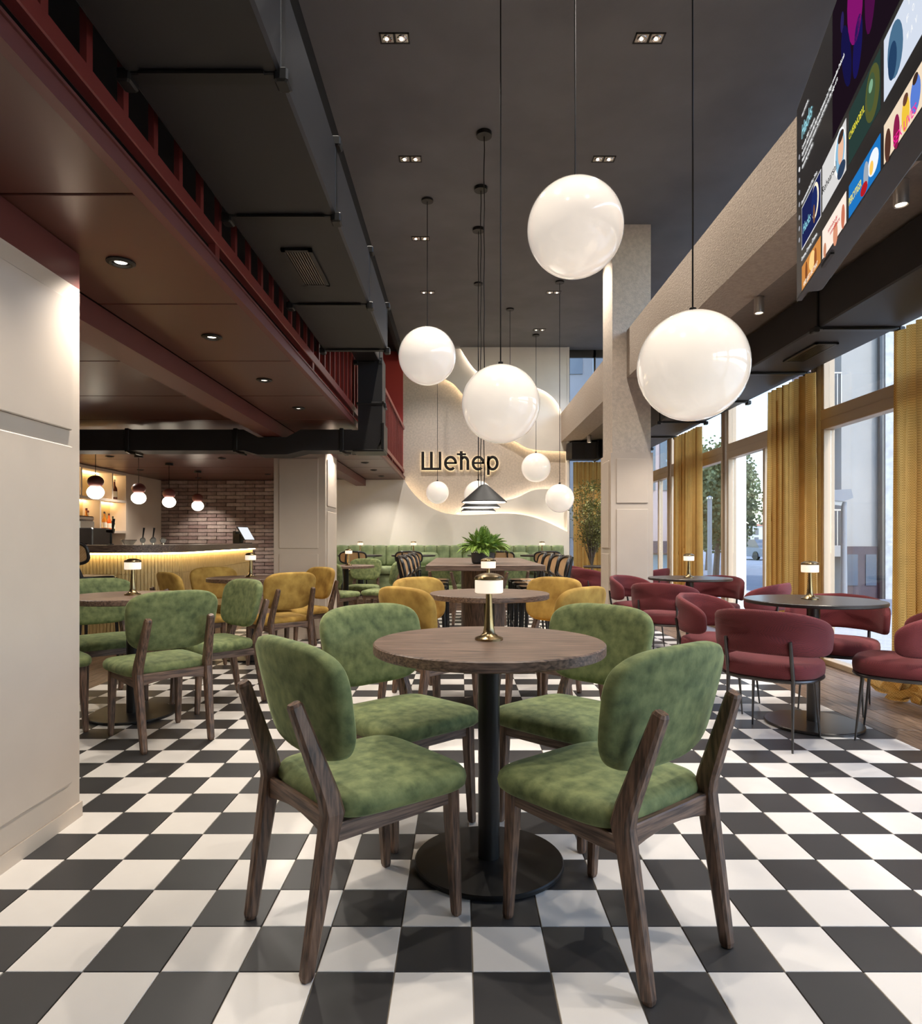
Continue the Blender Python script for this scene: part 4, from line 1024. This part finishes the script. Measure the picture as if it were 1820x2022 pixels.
def bottle(x, y, z, h, r, glass, cap, lab, label):
    t = thing('bottle', label, 'bottle', (x, y, z), random.random()*6, 'bottles on the bar shelves')
    MB().lathe([(r*.9, 0), (r, .006), (r, h*.52), (r*.85, h*.6), (r*.36, h*.72), (r*.32, h*.9), (r*.36, h*.92)], 20).build('body', glass, t, smooth=True, angle=40)
    MB().lathe([(r*.38, h*.9), (r*.38, h), (r*.3, h*1.005)], 16).build('cap', cap, t)
    MB().lathe([(r*1.01, h*.15), (r*1.015, h*.16), (r*1.015, h*.42), (r*1.01, h*.43)], 20).build('paper_label', lab, t, smooth=True, angle=30)
AMB = mat('amber_spirit', rgb(196, 118, 34), .08, coat=.5); BRN = mat('brown_spirit', rgb(92, 40, 24), .08, coat=.5); GRN = mat('green_glass', rgb(60, 84, 40), .08, coat=.5); CLR = mat('pale_spirit', rgb(206, 190, 160), .08, coat=.5); ORG = mat('orange_spirit', rgb(210, 92, 30), .08, coat=.5)
PAP = mat('label_paper', rgb(226, 216, 196), .7); CAPR = mat('cap_red', rgb(110, 26, 26), .4); CAPB = mat('cap_black', rgb(28, 26, 26), .4)
bx = XL+.17
for (y, z, h, r, gl, cp, s_) in ((11.02, 1.78, .34, .045, BRN, M_SIL, 'tall brown bottle alone in the upper niche'), (10.10, 1.27, .33, .042, AMB, CAPR, 'amber bottle at the edge of the lower niche'), (10.23, 1.27, .30, .040, CLR, CAPR, 'clear red-capped bottle beside the amber one'),
                              (10.60, 1.27, .30, .036, AMB, CAPB, 'amber bottle beside the niche divider'), (10.72, 1.27, .29, .036, ORG, CAPB, 'orange black-capped bottle in the lower niche'), (10.86, 1.27, .28, .038, ORG, BRN, 'orange cork-topped bottle in the lower niche'), (10.98, 1.27, .24, .034, GRN, CAPB, 'short green bottle between orange bottles')):
    bottle(bx+random.uniform(-.02, .05), y, z, h, r, gl, cp, PAP, s_)

# ================================================================ CURTAINS AND OLIVE TREE
def curtain(name, label, along, c0, c1, fixed, ztop, folds, amp, axis='y', puddle=False):
    n = folds*12; m = 26; mb = MB(); V = []
    for j in range(m+1):
        s_ = j/m; z = ztop*(1-s_); wob = 1+.25*s_
        for i in range(n+1):
            u = i/n; ph = u*folds*2*pi
            a = amp*wob*(sin(ph+.5*sin(3.1*u+s_*.7))+.3*sin(2.2*ph+1.3)); c = c0+(c1-c0)*u+.012*sin(ph*2+s_)
            if puddle and s_ > .93:
                q = (s_-.93)/.07; a = a*(1+.9*q)-.10*q*(1+.6*sin(ph*.5)); z = max(.012, z*.6+.03*q*(1+sin(ph*.7)))
                c = c+(u-.5)*.10*q
            V.append((fixed+a, c, z) if axis == 'y' else (c, fixed+a, z))
    F = [(j*(n+1)+i, j*(n+1)+i+1, (j+1)*(n+1)+i+1, (j+1)*(n+1)+i) for j in range(m) for i in range(n)]
    mb.add(V, F); o = mb.build(name, M_CURT, None, smooth=True, angle=180)
    return tag(o, label, 'curtain', 'mustard curtains at the windows')
curtain('curtain', 'mustard curtain cut by the picture edge, puddling on the planks', 'y', 3.70, 4.76, 3.13, 2.60, 9, .035, puddle=True)
curtain('curtain', 'mustard curtain behind the nearest burgundy chairs', 'y', 5.86, 6.72, 3.13, 2.60, 8, .035)
curtain('curtain', 'narrow mustard curtain beside the large globe', 'y', 8.62, 9.62, 3.13, 2.60, 9, .035)
curtain('curtain', 'mustard curtain along the furthest window bay', 'y', 11.2, 12.2, 3.13, 2.60, 8, .035)
curtain('curtain', 'mustard curtain behind the olive tree', 'x', 2.12, 2.95, 12.42, 2.58, 9, .04, axis='x')

ot = thing('olive_tree', 'slender olive tree in a pale planter behind the column', 'tree', (2.16, 10.9, 0))
MB().box(-.20, .26, -.18, .18, 0, .52, bev=.01).build('planter', M_CREAM, ot)
MB().box(-.18, .24, -.16, .16, .50, .525).build('soil', M_BARK, ot)
br = MB(); lf = MB()
br.tube([(0, 0, .5), (.01, 0, .62), (.0, .0, .74)], [.018, .016, .013], 8)
for i in range(58):
    a = random.uniform(0, 2*pi); h_ = random.uniform(0, 1); rr = .34*sqrt(random.random())*(.45+.75*sin(pi*min(1, .15+h_*.8)))
    tp = Vector((.03+rr*cos(a), rr*sin(a)*.8, 1.10+.92*h_)); st_ = Vector((0, 0, random.uniform(.62, .80)))
    md_ = st_.lerp(tp, .5)+Vector((-.02*cos(a), -.02*sin(a), .05)); m1 = st_.lerp(md_, .5)+Vector((random.gauss(0, .012), random.gauss(0, .012), 0)); m2 = md_.lerp(tp, .5)+Vector((random.gauss(0, .015), random.gauss(0, .015), 0))
    br.tube([st_, m1, md_, m2, tp], [.008, .0065, .005, .0035, .002], 5)
    for q, n_ in ((md_, 14), (m2, 34), (tp, 44)):
        for k in range(n_):
            c = q+Vector((random.gauss(0, .05), random.gauss(0, .05), random.gauss(.01, .055)))
            d = Vector((random.uniform(-1, 1), random.uniform(-1, 1), random.uniform(-.3, 1))).normalized(); s_ = d.cross(Vector((random.random(), random.random(), random.random()))).normalized()
            l_ = random.uniform(.026, .046); lf.add([c, c+d*l_*.5+s_*.010, c+d*l_, c+d*l_*.5-s_*.010], [(0, 1, 2, 3)])
br.build('trunk', M_BARK, ot, smooth=True)
tag(lf.build('foliage', M_OLIVE, ot), kind='stuff')

# ================================================================ OUTSIDE
st = struct('street', 'sunlit street outside the windows')
MB().box(XW+.26, 7.0, -30, 60, -.22, -.10).build('pavement', M_PAVE, st)
MB().box(7.0, 90, -60, 160, -.30, -.20).build('carriageway', M_ASPH, st)
M_B1 = mat('render_beige', rgb(156, 150, 142), .9, var=.06, vscale=.6); M_B2 = mat('render_pink', rgb(170, 154, 150), .9, var=.05, vscale=.5); M_B3 = mat('render_white', rgb(184, 184, 182), .9, var=.05, vscale=.5)
M_SHOP = mat('shopfront_maroon', rgb(66, 52, 56), .6, var=.1); M_WIN = mat('dark_window', rgb(70, 80, 92), .15); M_BROWN = mat('balcony_recess', rgb(150, 128, 122), .9)
b1 = thing('apartment_building', 'beige rendered building across the street with balconies and a dark shopfront', 'building', (0, 0, 0))
MB().box(8.62, 20, 15, 16.2, -.2, 14).build('wall', M_B1, b1)
MB().box(9.52, 20, 14.85, 15.0, -.2, 14).build('rough_render', mat('render_rough', rgb(178, 175, 169), .95, var=.12, vscale=6, bump=.4, bscale=12), b1)
MB().box(8.62, 9.42, 14.93, 15.0, -.2, .98).build('shopfront', M_SHOP, b1)
MB().tube([(9.46, 14.9, -.2), (9.46, 14.9, 14)], .07, 10).build('downpipe', M_STEEL, b1)
for z in (1.5, 4.6, 7.7):
    MB().box(8.1, 8.62, 15.4, 16.2, z-.5, z+2.6).build('balcony_recess', M_BROWN, b1)
    MB().box(7.9, 8.66, 14.95, 16.2, z-.75, z-.5).build('balcony_slab', M_B1, b1)
    MB().tube([(7.9, 15.0, z+.3), (8.62, 15.0, z+.3)], .025, 6).build('handrail', M_SIL, b1)
    for i in range(9): MB().tube([(7.9+.09*i, 15.0, z-.5), (7.9+.09*i, 15.0, z+.3)], .012, 5).build('baluster', M_SIL, b1)
for xx in (8.7, 9.12): MB().box(xx, xx+.24, 14.91, 14.94, .1, .8).build('window', M_WIN, b1)
b2 = thing('apartment_building', 'pinkish building seen past the narrow curtain with a ground floor awning', 'building', (0, 0, 0))
MB().box(4.62, 5.5, 17, 19, -.2, 9).build('wall', M_B2, b2)
MB().box(4.62, 5.5, 16.6, 17, .8, 1.1).build('awning', M_SHOP, b2)
for z in (2.4, 5.0):
    for xx in (4.72, 5.12): MB().box(xx, xx+.28, 16.97, 17, z, z+1.4).build('window', M_WIN, b2)
MB().box(4.7, 5.42, 16.96, 17, -.1, .75).build('shopfront', mat('shop_teal', rgb(110, 130, 140), .4), b2)
b4 = thing('apartment_building', 'plain grey building filling the tall end window', 'building', (0, 0, 0))
MB().box(2.2, 4.5, 19.5, 22, -.2, 9).build('wall', mat('render_grey', rgb(140, 142, 146), .9, var=.05, vscale=.6), b4)
for z in (1.2, 3.6, 6.0): MB().box(3.0, 3.6, 19.47, 19.5, z, z+1.2).build('window', M_WIN, b4)
MB().box(2.15, 4.55, 19.4, 22, 9, 9.2).build('cornice', M_B1, b4)
b3 = thing('apartment_building', 'distant pale apartment row closing the street', 'building', (0, 0, 0))
MB().box(44, 60, 110, 122, -.2, 3.6).build('wall', M_B3, b3)
MB().box(38, 45, 104, 116, -.2, 2.8).build('wall', M_B2, b3)
for i in range(10):
    for z in (.6, 2.1): MB().box(44.6+i*1.4, 45.3+i*1.4, 109.95, 110, z, z+1.1).build('window', M_WIN, b3)
MB().box(43.8, 60.2, 109.8, 122, 3.6, 3.9).build('roof', mat('roof_tile', rgb(190, 130, 110), .9), b3)
M_LPOST = mat('lamp_post_grey', rgb(128, 130, 134), .6)
sl = thing('street_lamp', 'grey street lamp post outside the near window', 'street lamp', (5.35, 9.25, -.1))
MB().tube([(0, 0, 0), (0, 0, 1.75)], [.045, .035], 12).build('post', M_LPOST, sl, smooth=True)
MB().prism([(-.42, 0), (-.34, .12), (.05, .14), (.08, .02), (-.05, -.03)], lambda u, v: (u, -.09, 1.78+v), lambda u, v: (u, .09, 1.78+v)).build('lamp_head', M_LPOST, sl)
MB().prism([(-.40, 0), (-.06, -.03), (-.08, -.09), (-.36, -.05)], lambda u, v: (u, -.08, 1.78+v), lambda u, v: (u, .08, 1.78+v)).build('lens_bowl', mat('lamp_bowl', rgb(150, 150, 148), .3), sl)
def street_tree(x, y, h, r, label):
    t = thing('street_tree', label, 'tree', (x, y, -.2), 0, 'street trees outside')
    MB().tube([(0, 0, 0), (.1, 0, h*.35), (0, .1, h*.6)], [.12, .1, .06], 8).build('trunk', M_BARK, t, smooth=True)
    m = MB()
    for i in range(7500):
        a, b = random.uniform(0, 2*pi), math.acos(random.uniform(-1, 1)); q = r*random.uniform(.35, 1)*(1+.25*sin(3*a)*sin(2*b))
        c = Vector((q*sin(b)*cos(a), q*sin(b)*sin(a), h*.62+q*1.5*cos(b)))
        d = Vector((random.uniform(-1, 1), random.uniform(-1, 1), random.uniform(-1, 1))).normalized(); s_ = d.cross(Vector((.3, .7, .2))).normalized(); k = .17
        m.add([c, c+d*k*.5+s_*k*.35, c+d*k, c+d*k*.5-s_*k*.35], [(0, 1, 2, 3)])
    tag(m.build('foliage', mat('street_leaf', rgb(92, 108, 70), .7, var=.3, vscale=2, c2=rgb(140, 150, 104)), t), kind='stuff')
street_tree(9.25, 24.0, 4.6, 1.25, 'leafy tall street tree seen beside the middle curtain')
street_tree(13.2, 33.0, 6.2, 1.7, 'further street tree behind the first one')
street_tree(11.0, 29.5, 5.2, 1.3, 'street tree peeping out behind the leafy tall one')
pp = thing('bollard_pole', 'white pole on the pavement in front of the street tree', 'pole', (7.75, 20.6, -.2))
MB().tube([(0, 0, 0), (0, 0, 2.6)], .07, 10).build('pole', M_B3, pp); MB().lathe([(.09, 2.6), (.09, 2.66), (.02, 2.7)], 12).build('cap', M_SIL, pp)
def car(x, y, c, label):
    t = thing('parked_car', label, 'car', (x, y, -.2), radians(10))
    MB().prism([(-2, .25), (-2, .75), (-1.5, .85), (1.2, .85), (1.95, .7), (2, .25)], lambda u, v: (-.85, u, v), lambda u, v: (.85, u, v)).build('body', c, t)
    MB().prism([(-1.5, .85), (-1.0, 1.4), (.6, 1.4), (1.2, .85)], lambda u, v: (-.75, u, v), lambda u, v: (.75, u, v)).build('cabin', M_WIN, t)
    for yy in (-1.25, 1.25):
        for xx in (-.8, .8): MB().tube([(xx-.1, yy, .3), (xx+.1, yy, .3)], .3, 14).build('wheel', M_BLACK, t)
car(26.5, 58, mat('car_red', rgb(170, 50, 50), .3), 'red car parked far down the street')
car(20.5, 46, mat('car_grey', rgb(110, 118, 130), .3), 'grey car parked down the street')
